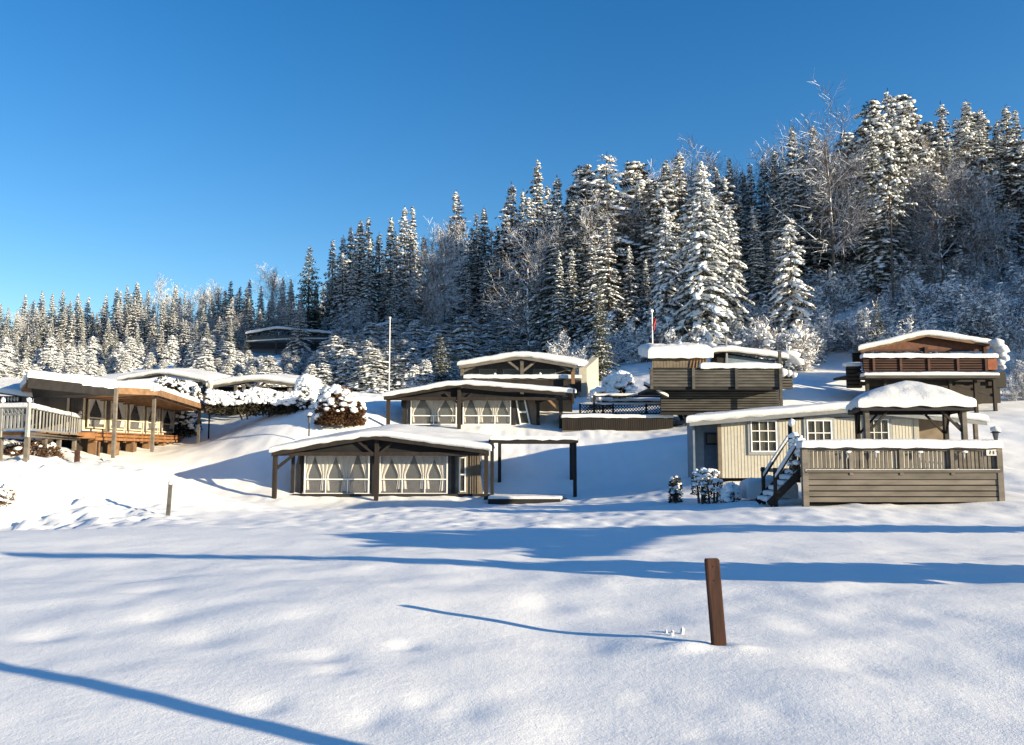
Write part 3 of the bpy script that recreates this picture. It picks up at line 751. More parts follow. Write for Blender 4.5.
def white_rail_deck():
    t = thing('raised_deck', 'raised deck on stilts with white balustrade and snowy handrail at far left', 'deck', W(27,455,26))
    c0, cL, cR = W(27.5,431,26), W(-45,431,26.6), W(79,436,34.8)
    zt, zb = W(27.5,406,26).z, c0.z
    for k,(pA,pB) in enumerate(((cL,c0),(c0,cR))):
        F = Fac(pA,pB); L = F.L
        m = MB(); fbox(m,F,.06,L-.06,zt-.07,zt,-.05,.05); m.build('handrail', PALEP, t)
        m = MB(); fbox(m,F,.06,L-.06,zb+.02,zb+.10,-.03,.03); 
        if k == 0: fbox(m,F,.06,L-.06,zt-.30,zt-.26,-.02,.02)
        m.build('bottom_rail', PALEP, t)
        nb = int(L/(.15 if k == 0 else .52))
        for i in range(nb):
            a = .1+(L-.2)*i/nb; m = MB(); fbox(m,F,a,a+(.07 if k == 0 else .05),zb+.10,zt-.07,-.02,.02); m.build('baluster', PALEP, t)
        if k == 0:
            m = MB(); a=.1; hh=.17
            while a < L-.3: fbar(m,F,a,zt-.26,a+hh,zt-.08,.02,.018,.026); fbar(m,F,a,zt-.08,a+hh,zt-.26,.02,.03,.038); a += .17
            m.build('lattice', PALEP, t)
        railsnow(F.p(.05,zt),F.p(L-.05,zt),.15,.12,t,'snow_cap',70+k)
        m = MB(); fbox(m,F,0,L,zb-.2,zb-.02,-.06,.0); m.build('deck_edge', TIMBERD if k==0 else GRWOOD, t)
        for s_ in ([L] if k else [L*.64, L]):
            m = MB(); fbox(m,F,s_-.05,s_+.05,zb-.2,zt+.10,-.05+.004*k,.05+.004*k); ps=m.build('post', PALEP, t)
            m = MB(); q=F.p(s_,zt+.2); m.lump(q,(.085,.085,.10)); m.build('post_snow', SNOW, ps)
        for s_ in ([L*.35,L*.62,L*.97] if k else [L*.2,L*.6,L-.1]):
            p = F.p(s_,0,-.12); zg = Hs(p.x,p.y)-.3
            m = MB(); m.box((p.x,p.y,(zg+zb-.2)/2),(.13,.13,zb-.2-zg)); m.build('stilt', GRWOOD, t)
    m = MB(); m.slab((Vector((cL.x,cL.y,zb-.02)),Vector((c0.x,c0.y,zb-.02)),Vector((cR.x-.1,cR.y,zb-.02)),Vector((cL.x,cR.y,zb-.02))), .1); m.build('deck_floor', TIMBERD, t)
    # dark back under the deck
    m = MB(); p=W(-30,450,34); q=W(80,450,36.5); m.box8([Vector((p.x,33,1)),Vector((q.x,36,1)),Vector((q.x,36.2,1)),Vector((p.x,33.2,1)),Vector((p.x,33,zb-.12)),Vector((q.x,36,zb-.12)),Vector((q.x,36.2,zb-.12)),Vector((p.x,33.2,zb-.12))]); m.build('foundation_wall', DKWOOD, t)
white_rail_deck()

def far_left_tent():
    Y = 31
    t = thing('awning_tent', 'small grey tent at the left edge behind the white balustrade', 'tent', W(5,430,Y))
    m = MB(); A_,B_ = W(-40,386,Y),W(33,396,Y); z0 = W(0,430,Y).z
    m.slab((A_,B_,B_+Vector((0,3,.5)),A_+Vector((0,3,.5))),.1); m.build('roof', GRWOOD2, t)
    snowcap((A_,B_,B_+Vector((0,3,.5)),A_+Vector((0,3,.5))),.16,'snow_cap',t,seed=81)
    F = Fac(W(-40,430,Y+.3),W(30,430,Y+.3)); m = MB(); zt=F.px(0,396)[1]; fbox(m,F,0,F.L,z0,zt,-.1,0); m.build('front_wall', GREYF, t)
    m = MB(); a=F.px(2,402); b=F.px(22,394); fbox(m,F,a[0]-.3,b[0],a[1],b[1]-.1,.01,.04); wf=m.build('window', INSIDE, t)
    m = MB(); 
    for i in range(6): m.lump(F.p(a[0]+.05+.12*i,a[1]+.12,.07),(.05,.03,.1))
    m.build('curtain', LACE, wf)
far_left_tent()

# ================================================================== twin deck grey cabin
def cabin_twin():
    t = thing('terrace_cabin', 'grey slatted two-level terrace cabin below the forest', 'cabin', W(715,408,41))
    F = Fac(W(648,388,40), W(781,388,40)); f = F.px
    # upper rail band: slats
    x0,zt = f(650,369); x1,zb = f(780,387)
    m = MB(); N = 6; h = (zt-zb)/N
    for i in range(N): fbox(m,F,x0,x1,zb+h*i+.02,zb+h*(i+1)-.015,0,.05)
    m.build('railing_boards', GRWOOD2, t)
    m = MB(); fbox(m,F,x0,x1,zb,zt,-.12,-.08); m.build('railing_backing', INSIDE, t)
    for k,s_ in enumerate((x0+.05,x0+(x1-x0)*.33,x0+(x1-x0)*.66,x1)):
        m = MB(); fbox(m,F,s_-.07,s_+.07,zb-(1.25 if k==3 else .1),zt+(.9 if k == 3 else .05),.052,.16); m.build('post', GRWOOD2, t)
    m = MB(); fbox(m,F,x0-.05,x1+.05,zt,zt+.06,-.1,.12); m.build('top_rail', BLKWOOD, t)
    sA = f(700,366)[0]; railsnow(F.p(sA,zt+.06,0),F.p(x1,zt+.06,0),.4,.26,t,'snow_cap',91)
    # lower wall of boards, set back
    B = Fac(W(668,408,41), W(784,408,41)); g = B.px
    y0,za = g(678,389); y1,zc = g(780,411); N=9; h=(za-zc)/N
    m = MB()
    for i in range(N): fbox(m,B,y0-.9,y1,zc+h*i+.02,zc+h*(i+1)-.02,0,.05)
    m.build('lower_wall', GRWOOD2, t)
    m = MB(); fbox(m,B,y0-.9,y1,zc-.2,za+.2,-.12,-.08); m.build('lower_backing', INSIDE, t)
    m = MB(); m.slab((F.p(x0,zb-.01,0),F.p(x1,zb-.01,0),F.p(x1,zb-.01,-4),F.p(x0,zb-.01,-4)),.12); m.build('terrace_floor', BLKWOOD, t)
    # stair rail on the left
    m = MB(); m.bar(W(644,384,40.3),W(668,397,40.3),.1,.16); sr=m.build('stair_rail', BLKWOOD, t)
    railsnow(W(644,383,40.3),W(668,396,40.3),.12,.1,sr,'snow_cap',92)
    # fabric tent with thick snow roof
    T = Fac(W(652,370,41), W(708,370,41)); h_ = T.px
    a,z1 = h_(652,356); b,z0 = h_(707,372)
    m = MB()
    for i in range(34):
        s_=a+(b-a)*i/34; fbox(m,T,s_,s_+(b-a)/34-.002,z0,z1,0,.03+.008*(i%2))
    m.build('tent_wall', TANF, t)
    m = MB(); 
    for i in range(6): fbar(m,T,h_(692,365)[0]+.18*i*.8,z1-.05,h_(689,365)[0]+.18*i,z0+.1,.06,.07,.09)
    m.build('drape', TIMBERD, t)
    p,q = T.p(a-.15,z1),T.p(b+.1,z1)
    m = MB(); m.slab((p+Vector((0,-.2,0)),q+Vector((0,-.2,0)),q+Vector((0,2.6,.55)),p+Vector((0,2.6,.55))),.08); m.build('tent_roof', TANF, t)
    snowcap((p+Vector((-.05,-.25,-.1)),q+Vector((.1,-.25,-.1)),q+Vector((.1,2.7,.45)),p+Vector((-.05,2.7,.45))),.60,'snow_cap',t,.1,seed=93)
    m = MB(); vpost(m,727,366,336,43,.09); m.build('chimney_pipe', METAL, t)
    m = MB(); m.lump(W(680,344,42.5),(.1,.1,.25)); m.lump(W(736,343,42),(.35,.2,.12)); m.build('vent_snow', SNOW, t)
    # dark shed with snow roof on the right
    Y = 43
    L,P,Rr,bk,rf = gabled_awning(t, Y, 712,352, 723,349.5, 787,357.5, 3.4, .45, BLKWOOD, .26, seed=94, fh=.16)
    S = Fac(W(712,372,Y+.3),W(778,372,Y+.3)); k=S.px
    m = MB(); fpoly(m,S,[(k(712,372)[0],k(712,378)[1]),(k(775,372)[0],k(775,378)[1]),(k(775,360)[0],k(775,361)[1]),(k(723,352)[0],k(723,352)[1]),(k(712,353)[0],k(712,354)[1])],-.1,0); m.build('shed_wall', BLKWOOD, t)
    m = MB(); fpoly(m,S,[(k(725,365)[0],k(725,365)[1]),(k(773,365)[0],k(773,365)[1]),(k(773,361)[0],k(773,361.5)[1]),(k(725,354)[0],k(725,354.5)[1])],.01,.04); m.build('shed_panel', BLUEP, t)
    # side balcony on the right
    m = MB(); S2 = Fac(W(781,388,41.5),W(793,388,41.5)); k2=S2.px
    for i in range(5): 
        a0=k2(781,389)[1]; a1=k2(781,375)[1]; hh=(a1-a0)/5; fbox(m,S2,0,k2(793,388)[0],a0+hh*i+.02,a0+hh*(i+1)-.02,0,.05)
    m.build('side_railing', GRWOOD2, t)
    m = MB(); fbox(m,S2,0,k2(793,388)[0],k2(781,389)[1],k2(781,375)[1],-.2,-.1); m.build('side_backing', INSIDE, t)
    m = MB()
    for i,(u,v,r) in enumerate(((783,372,.28),(789,373,.22),(794,375,.2))): m.lump(W(u,v,41.4),(r,r,r*.9))
    m.build('snow_lump', SNOW, t, True)
    # sagging snowy eave at far right
    m = MB(); p=W(787,359,43.5); 
    m.lump(W(796,361,44),(.55,.5,.2),rot=.3,tilt=-.35); m.lump(W(788,355,44.5),(.7,.8,.25),tilt=-.1); m.build('snow_lump', SNOW, t, True)
cabin_twin()

# ================================================================== red-brown cabin
def cabin_red():
    Y = 44.0
    t = thing('terrace_cabin', 'red-brown gabled cabin with long snow-topped terrace on stilts at right', 'cabin', W(928,404,Y))
    L,P,Rr,bk,rf = gabled_awning(t, Y, 860,349.5, 925.5,333.5, 992,343.5, 6.5, .7, TIMBERD, .25, seed=101, fh=.18)
    F = Fac(W(860,352,Y+.4), W(992,352,Y+.4)); f=F.px
    m = MB(); fpoly(m,F,[(f(864,352)[0],f(864,351.5)[1]),(f(990,352)[0],f(990,349)[1]),(f(990,352)[0],f(990,345)[1]),(f(925.5,335)[0],f(925.5,335)[1])],-.1,0); m.build('gable', mat('gable_red_brown', (.12,.052,.034), .8, .25, 4, .2), t)
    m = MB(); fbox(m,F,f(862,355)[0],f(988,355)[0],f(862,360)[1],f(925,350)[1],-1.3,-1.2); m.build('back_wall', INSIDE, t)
    m = MB(); fbox(m,F,f(862,350)[0],f(988,350)[0],f(925,351.5)[1],f(925,349.5)[1],-.03,.03); m.build('tie_beam', REDWOOD, t)
    for u in (863,926,985):
        m = MB(); vpost(m,u,362,347,Y+.35,.17); m.build('post', REDWOOD, t)
    # terrace front
    Yt = 42.0
    B = Fac(W(862,372,Yt),W(996,372,Yt)); g=B.px
    x0,zt = g(863,358.5); x1,_ = g(996,358.5); zb = g(863,371)[1]
    m = MB(); N=5; h=(zt-zb)/N
    for i in range(N): fbox(m,B,x0+.55,x1-.55,zb+h*i+.02,zb+h*(i+1)-.03,0,.05)
    m.build('terrace_boards', REDWOOD, t)
    m = MB(); fbox(m,B,g(987,365)[0]-.0,x1,zb+.06,zt-.03,.01,.08); m.build('end_board', REDBR, t)
    m = MB()
    for i in range(N): fbox(m,B,x0,x0+.54,zb+h*i+.02,zb+h*(i+1)-.03,-.02,.03)
    m.build('corner_board', REDWOOD, t)
    m = MB(); fbox(m,B,x0,x1,zb,zt,-.12,-.08); m.build('terrace_backing', INSIDE, t)
    for u in (873,900,928,957,985):
        m = MB(); s_=g(u,365)[0]; fbox(m,B,s_-.06,s_+.06,zb,zt,.052,.12); m.build('post', REDWOOD, t)
    m = MB(); fbox(m,B,x0-.05,x1+.05,zt,zt+.06,-.2,.15); m.build('top_rail', REDWOOD, t)
    railsnow(B.p(x0-.05,zt+.06,0),B.p(x1,zt+.06,0),.40,.22,t,'snow_cap',102)
    zl = g(863,376)[1]
    m = MB(); fbox(m,B,x0-.1,x1-.1,zl-.14,zl,-.3,.45); m.build('ledge', GRWOOD2, t)
    railsnow(B.p(x0-.1,zl,.12),B.p(x1-.1,zl,.12),.5,.18,t,'snow_cap',103)
    m = MB(); fbox(m,B,x0,x1-.05,g(863,380)[1],zl-.15,.0,.08); fbox(m,B,x0,x1-.05,g(863,385)[1],g(863,381)[1],-.5,-.4); m.build('floor_beam', DKWOOD, t)
    m = MB(); m.slab((B.p(x0,zb-.02,0),B.p(x1,zb-.02,0),B.p(x1,zb-.02,-4),B.p(x0,zb-.02,-4)),.12); m.build('terrace_floor', DKWOOD, t)
    for u in (867,885,918,950,975,994):
        p = W(u,385,Yt+.2); zg=Hs(p.x,p.y)-.3; m = MB(); m.box((p.x,Yt+.2,(zg+zb-.2)/2),(.15,.15,zb-.2-zg)); m.build('stilt', DKWOOD, t)
    m = MB(); m.bar(W(955,384,Yt+.25),W(994,396,Yt+.25),.08,.14); m.build('brace', DKWOOD, t)
    p=W(866,385,Yt+2.5); q=W(999,385,Yt+2.5); zz=W(900,407,Yt+2.5).z
    m = MB(); m.box(((p.x+q.x)/2,Yt+2.5,(zz+zb)/2-.15),(q.x-p.x,.15,zb-zz)); m.build('foundation_wall', DKWOOD, t)
    # little side deck on the left
    S = Fac(W(847,388,43),W(862,388,43)); k=S.px; m = MB(); z0=k(847,388)[1]; z1=k(847,365.5)[1]
    for i in range(6): hh=(z1-z0)/6; fbox(m,S,0,S.L,z0+hh*i+.02,z0+hh*(i+1)-.05,0,.05)
    m.build('side_railing', DKWOOD, t)
    m = MB(); fbox(m,S,.02,S.L-.02,z0,z1,-.12,-.08); m.build('side_backing', INSIDE, t)
    railsnow(S.p(-.05,z1,-.1),S.p(S.L,z1,-.1),.4,.2,t,'snow_cap',104)
    m = MB(); vpost(m,996,388,372,Yt+.8,.7,d=.7); m.build('side_box', DKWOOD, t)
    m = MB()
    for (u,v,r) in ((997,344,.42),(1001,349,.42),(1001,354,.35),(1004,358,.28),(1000,362,.3),(1003,367,.2)): m.lump(W(u,v,43.5),(r,r,r*.8))
    m.build('snow_lump', SNOW, t, True)
cabin_red()

# ================================================================== cream cabin at right
def cabin_cream():
    Y = 31.0
    t = thing('cream_cabin', 'cream weatherboarded cabin with white paned windows behind the slatted terrace', 'cabin', W(830,485,Y+2))
    L,P,Rr,bk,rf = gabled_awning(t, Y-.4, 689,421, 852,407, 986,420, 5.2, .35, GREYP, .22, seed=111, fh=.2, roofmat=GREYP)
    F = Fac(W(690,478,Y),W(985,478,Y)); f=F.px; z0=f(720,478)[1]; zb=f(720,490)[1]
    S=lambda u:f(u,440)[0]
    zt = f(730,419)[1]
    def top(u):  # under the roof line
        return (f(u, 422-(u-689)*14/163) if u<852 else f(u, 408+(u-852)*13/134))[1]-.22
    # cream siding with battens
    m = MB(); a,b=S(721),S(914)
    m2pts=[(a,z0),(b,z0),(b,zt),(a,zt)]
    fpoly(m,F,m2pts,-.12,0)
    k=a+.02
    while k<b-.05: fbox(m,F,k,k+.03,z0,zt,0,.009); k+=.125
    m.build('siding', CREAM, t)
    m = MB(); fpoly(m,F,[(a-.05,zt),(b,zt),(b,top(912)+.15),(S(852),top(852)+.12),(a-.05,top(722)+.12)],-.1,.03); m.build('gable_board', GREYP, t)
    m = MB(); fbox(m,F,a-.13,a-.001,z0,zt+.1,-.12,.035); m.build('corner_board', TANF, t)
    m = MB(); fbox(m,F,a,b,z0-.4,z0-.02,-.35,-.3); m.build('plinth', INSIDE, t)
    # windows
    def win(u0,v0,u1,v1,nx,ny,idx):
        a,zc=f(u0,v0); b,za=f(u1,v1); w_=.11
        m = MB(); fbox(m,F,a-w_,b+w_,zc,zc+w_,.024,.05); fbox(m,F,a-w_,b+w_,za-w_,za,.024,.05); fbox(m,F,a-w_,a,za,zc,.024,.05); fbox(m,F,b,b+w_,za,zc,.024,.05)
        cs = m.build('window', GREYP, t)
        m = MB(); g=.045
        fbox(m,F,a,b,zc-g,zc,.03,.07); fbox(m,F,a,b,za,za+g,.03,.07); fbox(m,F,a,a+g,za+g,zc-g,.03,.07); fbox(m,F,b-g,b,za+g,zc-g,.03,.07)
        for i in range(1,nx): x=a+(b-a)*i/nx; fbox(m,F,x-.015,x+.015,za+g,zc-g,.035,.06)
        for j in range(1,ny): z=za+(zc-za)*j/ny; fbox(m,F,a+g,b-g,z-.015,z+.015,.034,.062)
        m.build('frame', WHITEP, cs)
        m = MB(); fbox(m,F,a+g,b-g,za+g,zc-g,-.02,-.01) ; m.build('room', INSIDE, cs)
        m = MB()
        W_=b-a
        for i in range(int(W_/.04)): 
            x=a+g+.04*i
            if x>b-g-.04: break
            c=abs((x-(a+b)/2)/(W_/2))
            if c>.25: fbox(m,F,x,x+.034,za+.1,zc-g-.02,.0,.008+.012*(i%2))
        m.build('curtain', mat('grey_lace_%d'%idx,(.25,.24,.23),.9,.2,20), cs)
        m = MB(); fbox(m,F,a+g,b-g,za+g,zc-g,.04,.044); m.build('pane', PANE, cs)
    win(750,420.5,777,452,3,3,0); win(806,420,832,446,3,2,1); win(865.5,419,889,446,3,2,2)
    m = MB(); fbox(m,F,f(828,0)[0]+.0,b,z0,zt-.02,.001,.022) if False else None
    # recessed door bay on the left
    B = Fac(W(690,478,Y+.9),W(722,478,Y+.9)); g=B.px
    m = MB(); fbox(m,B,g(691,450)[0],g(724,450)[0],g(700,482)[1],g(700,420)[1],-.1,0); m.build('bay_wall', BLUEP, t)
    m = MB(); q=W(690,470,Y+.9); m.box((q.x,Y+.6,(z0+zt)/2),(.08,1.0,zt-z0)); m.build('bay_side', BLUEP, t)
    m = MB(); fbox(m,F,S(690),S(721),zt-.28,zt-.2,-.02,.02); m.build('bay_beam', GRWOOD2, t)
    m = MB(); a,_=g(704,450); b,_=g(720,450); zc=g(704,432)[1]; za=g(704,478)[1]; fbox(m,B,a,b,za,zc,.01,.05); d=m.build('door', mat('blue_door',(.06,.10,.17),.6,.15,5), t)
    m = MB(); fbox(m,B,a+.05,b-.05,g(704,445)[1],zc-.05,.055,.075); m.build('door_window', BLACK, d)
    m = MB(); fbox(m,B,a+.12,b-.12,g(704,444)[1]+.04,zc-.1,.08,.085); m.build('pane', PLASTIC, d)
    # open porch on the right
    a,b=S(914),S(965)
    m = MB(); fbox(m,F,a,a+.2,z0,zt+.2,-.1,.03); m.build('porch_side', CREAM, t)
    m = MB(); fbox(m,F,S(932),S(984),z0,zt+.25,-3.0,-2.9); m.build('porch_back', TANF, t)
    m = MB(); fbox(m,F,S(916),S(933),z0,zt+.25,-1.6,-1.5); m.build('porch_back', GRWOOD, t)
    m = MB()
    for u in (966,978): vpost(m,u,476,421,Y+.1,.13)
    m.build('post', GRWOOD, t)
    m = MB(); fbar(m,F,S(965),zt-.5,S(952),zt+.02,.1,-.05,.05); m.build('brace', GRWOOD, t)
    # body behind
    m = MB(); a,b=S(722),S(914); p=F.p(a,0,-2.8); q=F.p(b,0,-2.8); m.box(((p.x+q.x)/2,Y+2.6,(z0+zt)/2),(q.x-p.x-.3,4.6,zt-z0-.1)); m.build('body', CREAM, t)
cabin_cream()

def terrace_right():
    Y = 22.8
    t = thing('terrace', 'weathered grey wooden terrace with upright slats and thick snow on its rail', 'terrace', W(904,502,Y))
    F = Fac(W(803.5,500,Y),W(1003,500,Y)); f=F.px; L=F.L
    zt=f(810,446.5)[1]; zm=f(810,471.5)[1]; zb=f(810,503)[1]; zm2=f(810,475)[1]
    m = MB(); fbox(m,F,0,L,zt-.07,zt,-.08,.08); m.build('handrail', GRWOOD, t)
    m = MB(); fbox(m,F,.08,L-.05,zm-.03,zm+.05,-.05,.09); m.build('mid_rail', GRWOOD, t)
    railsnow(F.p(.08,zm+.05,.06),F.p(L-.1,zm+.05,.06),.05,.014,t,'thin_snow',121)
    N=46
    for i in range(N):
        a=.12+(L-.25)*i/N; m = MB(); j=rnd.uniform(-.006,.006); fbox(m,F,a+j,a+j+.082,zm+.05,zt-.07,-.03,.0+rnd.uniform(0,.008)); m.build('slat', GRWOOD, t)
    m = MB(); fbox(m,F,.05,L-.05,zt-.13,zt-.071,.01,.04); fbox(m,F,.05,L-.05,zm2-.12,zm2+.05,.0,.05); m.build('rail_board', GRWOOD, t)
    n=4; a=zm2-.14; h=(a-zb)/n
    for i in range(n):
        m = MB(); fbox(m,F,.15,L-.12,a-h*(i+1)+.03,a-h*i,-.0,.035+.006*(i%2)); m.build('board', GRWOOD, t)
    m = MB(); fbox(m,F,.1,L-.1,zb-.1,zm2,-.2,-.16); m.build('backing', INSIDE, t)
    for s_ in (.06,L-.06):
        m = MB(); fbox(m,F,s_-.08,s_+.08,zb-.1,zt-.001,-.085,.07); m.build('corner_post', GRWOOD, t)
    for u in (850,900,951):
        m = MB(); s_=f(u,460)[0]; fbox(m,F,s_-.05,s_+.05,zm2,zt-.071,.042,.075); m.build('post', GRWOOD, t)
    # curled metal ornaments hung on the slats
    for u in (845,873,916,961):
        s_,z=f(u,452); m = MB(); m.tube(F.p(s_,z,.03),F.p(s_,z,.14),.012,.012); m.tube(F.p(s_,z,.14),F.p(s_+.12,z+.03,.14),.012,.012)
        m.lump(F.p(s_+.02,z-.1,.10),(.035,.03,.10)); hk=m.build('bracket', METAL, t)
        m = MB(); m.lump(F.p(s_+.04,z+.0,.14),(.09,.04,.04)); m.build('bracket_snow', SNOW, hk)
    # snow on the rail
    snowcap((F.p(-.05,zt,.2),F.p(L-.05,zt,.2),F.p(L-.05,zt,-.24),F.p(-.05,zt,-.24)),.20,'snow_cap',t,.02,seed=122)
    # floor and sides
    m = MB(); zf=zm+.0; m.slab((F.p(.1,zf,-.1),F.p(L-.1,zf,-.1),F.p(L-.1,zf,-4.2),F.p(.1,zf,-4.2)),.1); m.build('floor', GRWOOD, t)
    for s_ in (L-.06,):
        m = MB()
        for k in range(16): m.box((F.p(s_,0).x, Y+.2+.155*k, (zm+zt)/2),(.03,.09,zt-zm-.1))
        p=F.p(s_,0); m.box((p.x,Y+1.35,zt-.03),(.12,2.5,.06)); m.box((p.x,Y+1.35,(zb+zm)/2),(.05,2.5,zm-zb)); m.build('side_railing', GRWOOD, t)
        snowcap(((p.x-.12,Y+.3,zt),(p.x+.12,Y+.3,zt),(p.x+.12,Y+2.6,zt),(p.x-.12,Y+2.6,zt)),.2,'snow_cap',t,.02,seed=125)
    # number plate
    a,z1=f(985,449.5); b,z0=f(998.5,455.5)
    m = MB(); fbox(m,F,a,b,z0,z1,.05,.065); pl=m.build('number_plate', WHITEP, t)
    m = MB(); hh=z1-z0; gw=(b-a)
    SEG={'2':'abged','3':'abgcd','7':'abc'}
    for i,ch in enumerate('237'):
        x=a+gw*(.2+.24*i); ww=gw*.15; y0=z0+hh*.2; y1=z0+hh*.8; ym=(y0+y1)/2; th=.022
        segs={'a':(x,x+ww,y1-th,y1),'g':(x,x+ww,ym-th/2,ym+th/2),'d':(x,x+ww,y0,y0+th),'b':(x+ww-th,x+ww,ym,y1),'c':(x+ww-th,x+ww,y0,ym),'e':(x,x+th,y0,ym),'f':(x,x+th,ym,y1)}
        for k,s_ in enumerate(SEG[ch]): q=segs[s_]; fbox(m,F,q[0],q[1],q[2],q[3],.066,.070+.0007*k)
    m.build('digits', BLACK, pl)
terrace_right()

def post_lantern(u,vb,vt,Y,label,hh=.35):
    p=W(u,vb,Y); top=W(u,vt,Y).z
    t = thing('garden_lantern', label, 'lantern', p)
    if top-p.z-hh > .05:
        m = MB(); m.tube((p.x,Y,p.z-.2),(p.x,Y,top-hh),.035,.03,8); m.build('pole', BLKWOOD, t)
    m = MB(); m.tube((p.x,Y,top-hh),(p.x,Y,top-hh*.4),.05,.09,6); m.build('glass', PLASTIC, t)
    m = MB(); m.tube((p.x,Y,top-hh*.4),(p.x,Y,top-hh*.15),.14,.03,6); m.build('cap', BLKWOOD, t)
    m = MB(); m.lump((p.x,Y,top-hh*.1),(.14,.14,.10)); m.build('snow_cap', SNOW, t, True)
post_lantern(996,440,428,22.7,'small snow-capped lantern on the right corner post of the slatted terrace',.34)
post_lantern(309,432,413.5,39,'small snow-capped garden lantern in front of the round bush',.45)

def gazebo():
    t = thing('gazebo', 'pavilion with a thick snow-covered hip roof standing on the slatted terrace', 'gazebo', W(915,472,24.6))
    A_=W(860,405.5,23.3); B_=W(973,404.5,23.1); Cc=W(962,409,26.0); D_=W(847,416,26.0)
    zz=A_.z; B_.z=zz; Cc.z=zz; D_.z=zz
    D_=W(849,416,26.1); D_.z=zz; Cc=Vector((D_.x+(B_.x-A_.x),D_.y-.2,zz))
    pk=(A_+B_+Cc+D_)/4+Vector((0,0,.62))
    E=[A_,B_,Cc,D_]
    m = MB()
    m.add([tuple(p) for p in E]+[tuple(pk)]+[tuple(p-Vector((0,0,.04))) for p in E]+[tuple(pk-Vector((0,0,.04)))],[(0,1,4),(1,2,4),(2,3,4),(3,0,4),(6,5,9),(7,6,9),(8,7,9),(5,8,9)])
    rf=m.build('roof', GREYF, t)
    m = MB()
    for i in range(4):
        a,b=E[i],E[(i+1)%4]; m.bar(a-Vector((0,0,.07)),b-Vector((0,0,.07)),.05+.003*i,.16+.004*i)
    m.build('valance', BLKWOOD, rf)
    # hip snow: closed grid mapped on the square
    N=44; top=[]; th=.34
    cen=(A_+B_+Cc+D_)/4
    def q(u,v): return (A_*(1-u)+B_*u)*(1-v)+(D_*(1-u)+Cc*u)*v
    us=[0,.004,.015,.035,.065,.10]+[.10+.8*i/(N) for i in range(1,N)]+[.90,.935,.965,.985,.996,1]
    n_=len(us)
    for v in us:
        for u in us:
            p=q(u,v); o=(p-cen); o.z=0; p=p+o.normalized()*.10*min(1,o.length/1.5)
            r=max(abs(2*u-1),abs(2*v-1)); r2=(abs(2*u-1)**4+abs(2*v-1)**4)**.25; hz=.58*(1-min(1,r2)**1.25)
            e=min(min(u,1-u),min(v,1-v))/.10; e=math.sqrt(max(0,1-(1-min(1,e))**2))
            k=mnoise.noise(Vector((p.x*.9,p.y*.9,1)))*.2+mnoise.noise(Vector((p.x*3,p.y*3,1)))*.1
            top.append(p+Vector((0,0,hz+.27*(.42+.58*e)*(1+k))))
    m=MB(); vs=list(top); idx={}
    for j in range(n_):
        for i in range(n_):
            if i in(0,n_-1) or j in(0,n_-1): idx[(i,j)]=len(vs); p=top[j*n_+i].copy(); p.z=zz-.05+.06*mnoise.noise(Vector((p.x*2.5,p.y*2.5,7))); vs.append(p)
    T=lambda i,j:j*n_+i
    fs=[(T(i,j),T(i+1,j),T(i+1,j+1),T(i,j+1)) for j in range(n_-1) for i in range(n_-1)]
    for i in range(n_-1):
        fs.append((idx[(i,0)],idx[(i+1,0)],T(i+1,0),T(i,0))); fs.append((idx[(i+1,n_-1)],idx[(i,n_-1)],T(i,n_-1),T(i+1,n_-1)))
        fs.append((idx[(0,i+1)],idx[(0,i)],T(0,i),T(0,i+1))); fs.append((idx[(n_-1,i)],idx[(n_-1,i+1)],T(n_-1,i+1),T(n_-1,i)))
    m.add(vs,fs); m.build('snow_cap', SNOW, t, True)
    zf=W(900,472,22.8).z
    ins=lambda p:p+(cen-p).normalized()*.28
    for i,p in enumerate(E):
        p=ins(p); m=MB(); m.box((p.x,p.y,(zf+zz-.1)/2),(.13,.13,zz-.1-zf)); m.build('post', GRWOOD if i<2 else DKWOOD, t)
        for j in (1,3):
            q_=ins(E[(i+j)%4]); d=(q_-p).normalized(); m=MB(); m.bar(Vector((p.x,p.y,zz-.75))+d*.06,Vector((p.x,p.y,zz-.16))+d*.62,.06,.06); m.build('brace', DKWOOD, t)
gazebo()

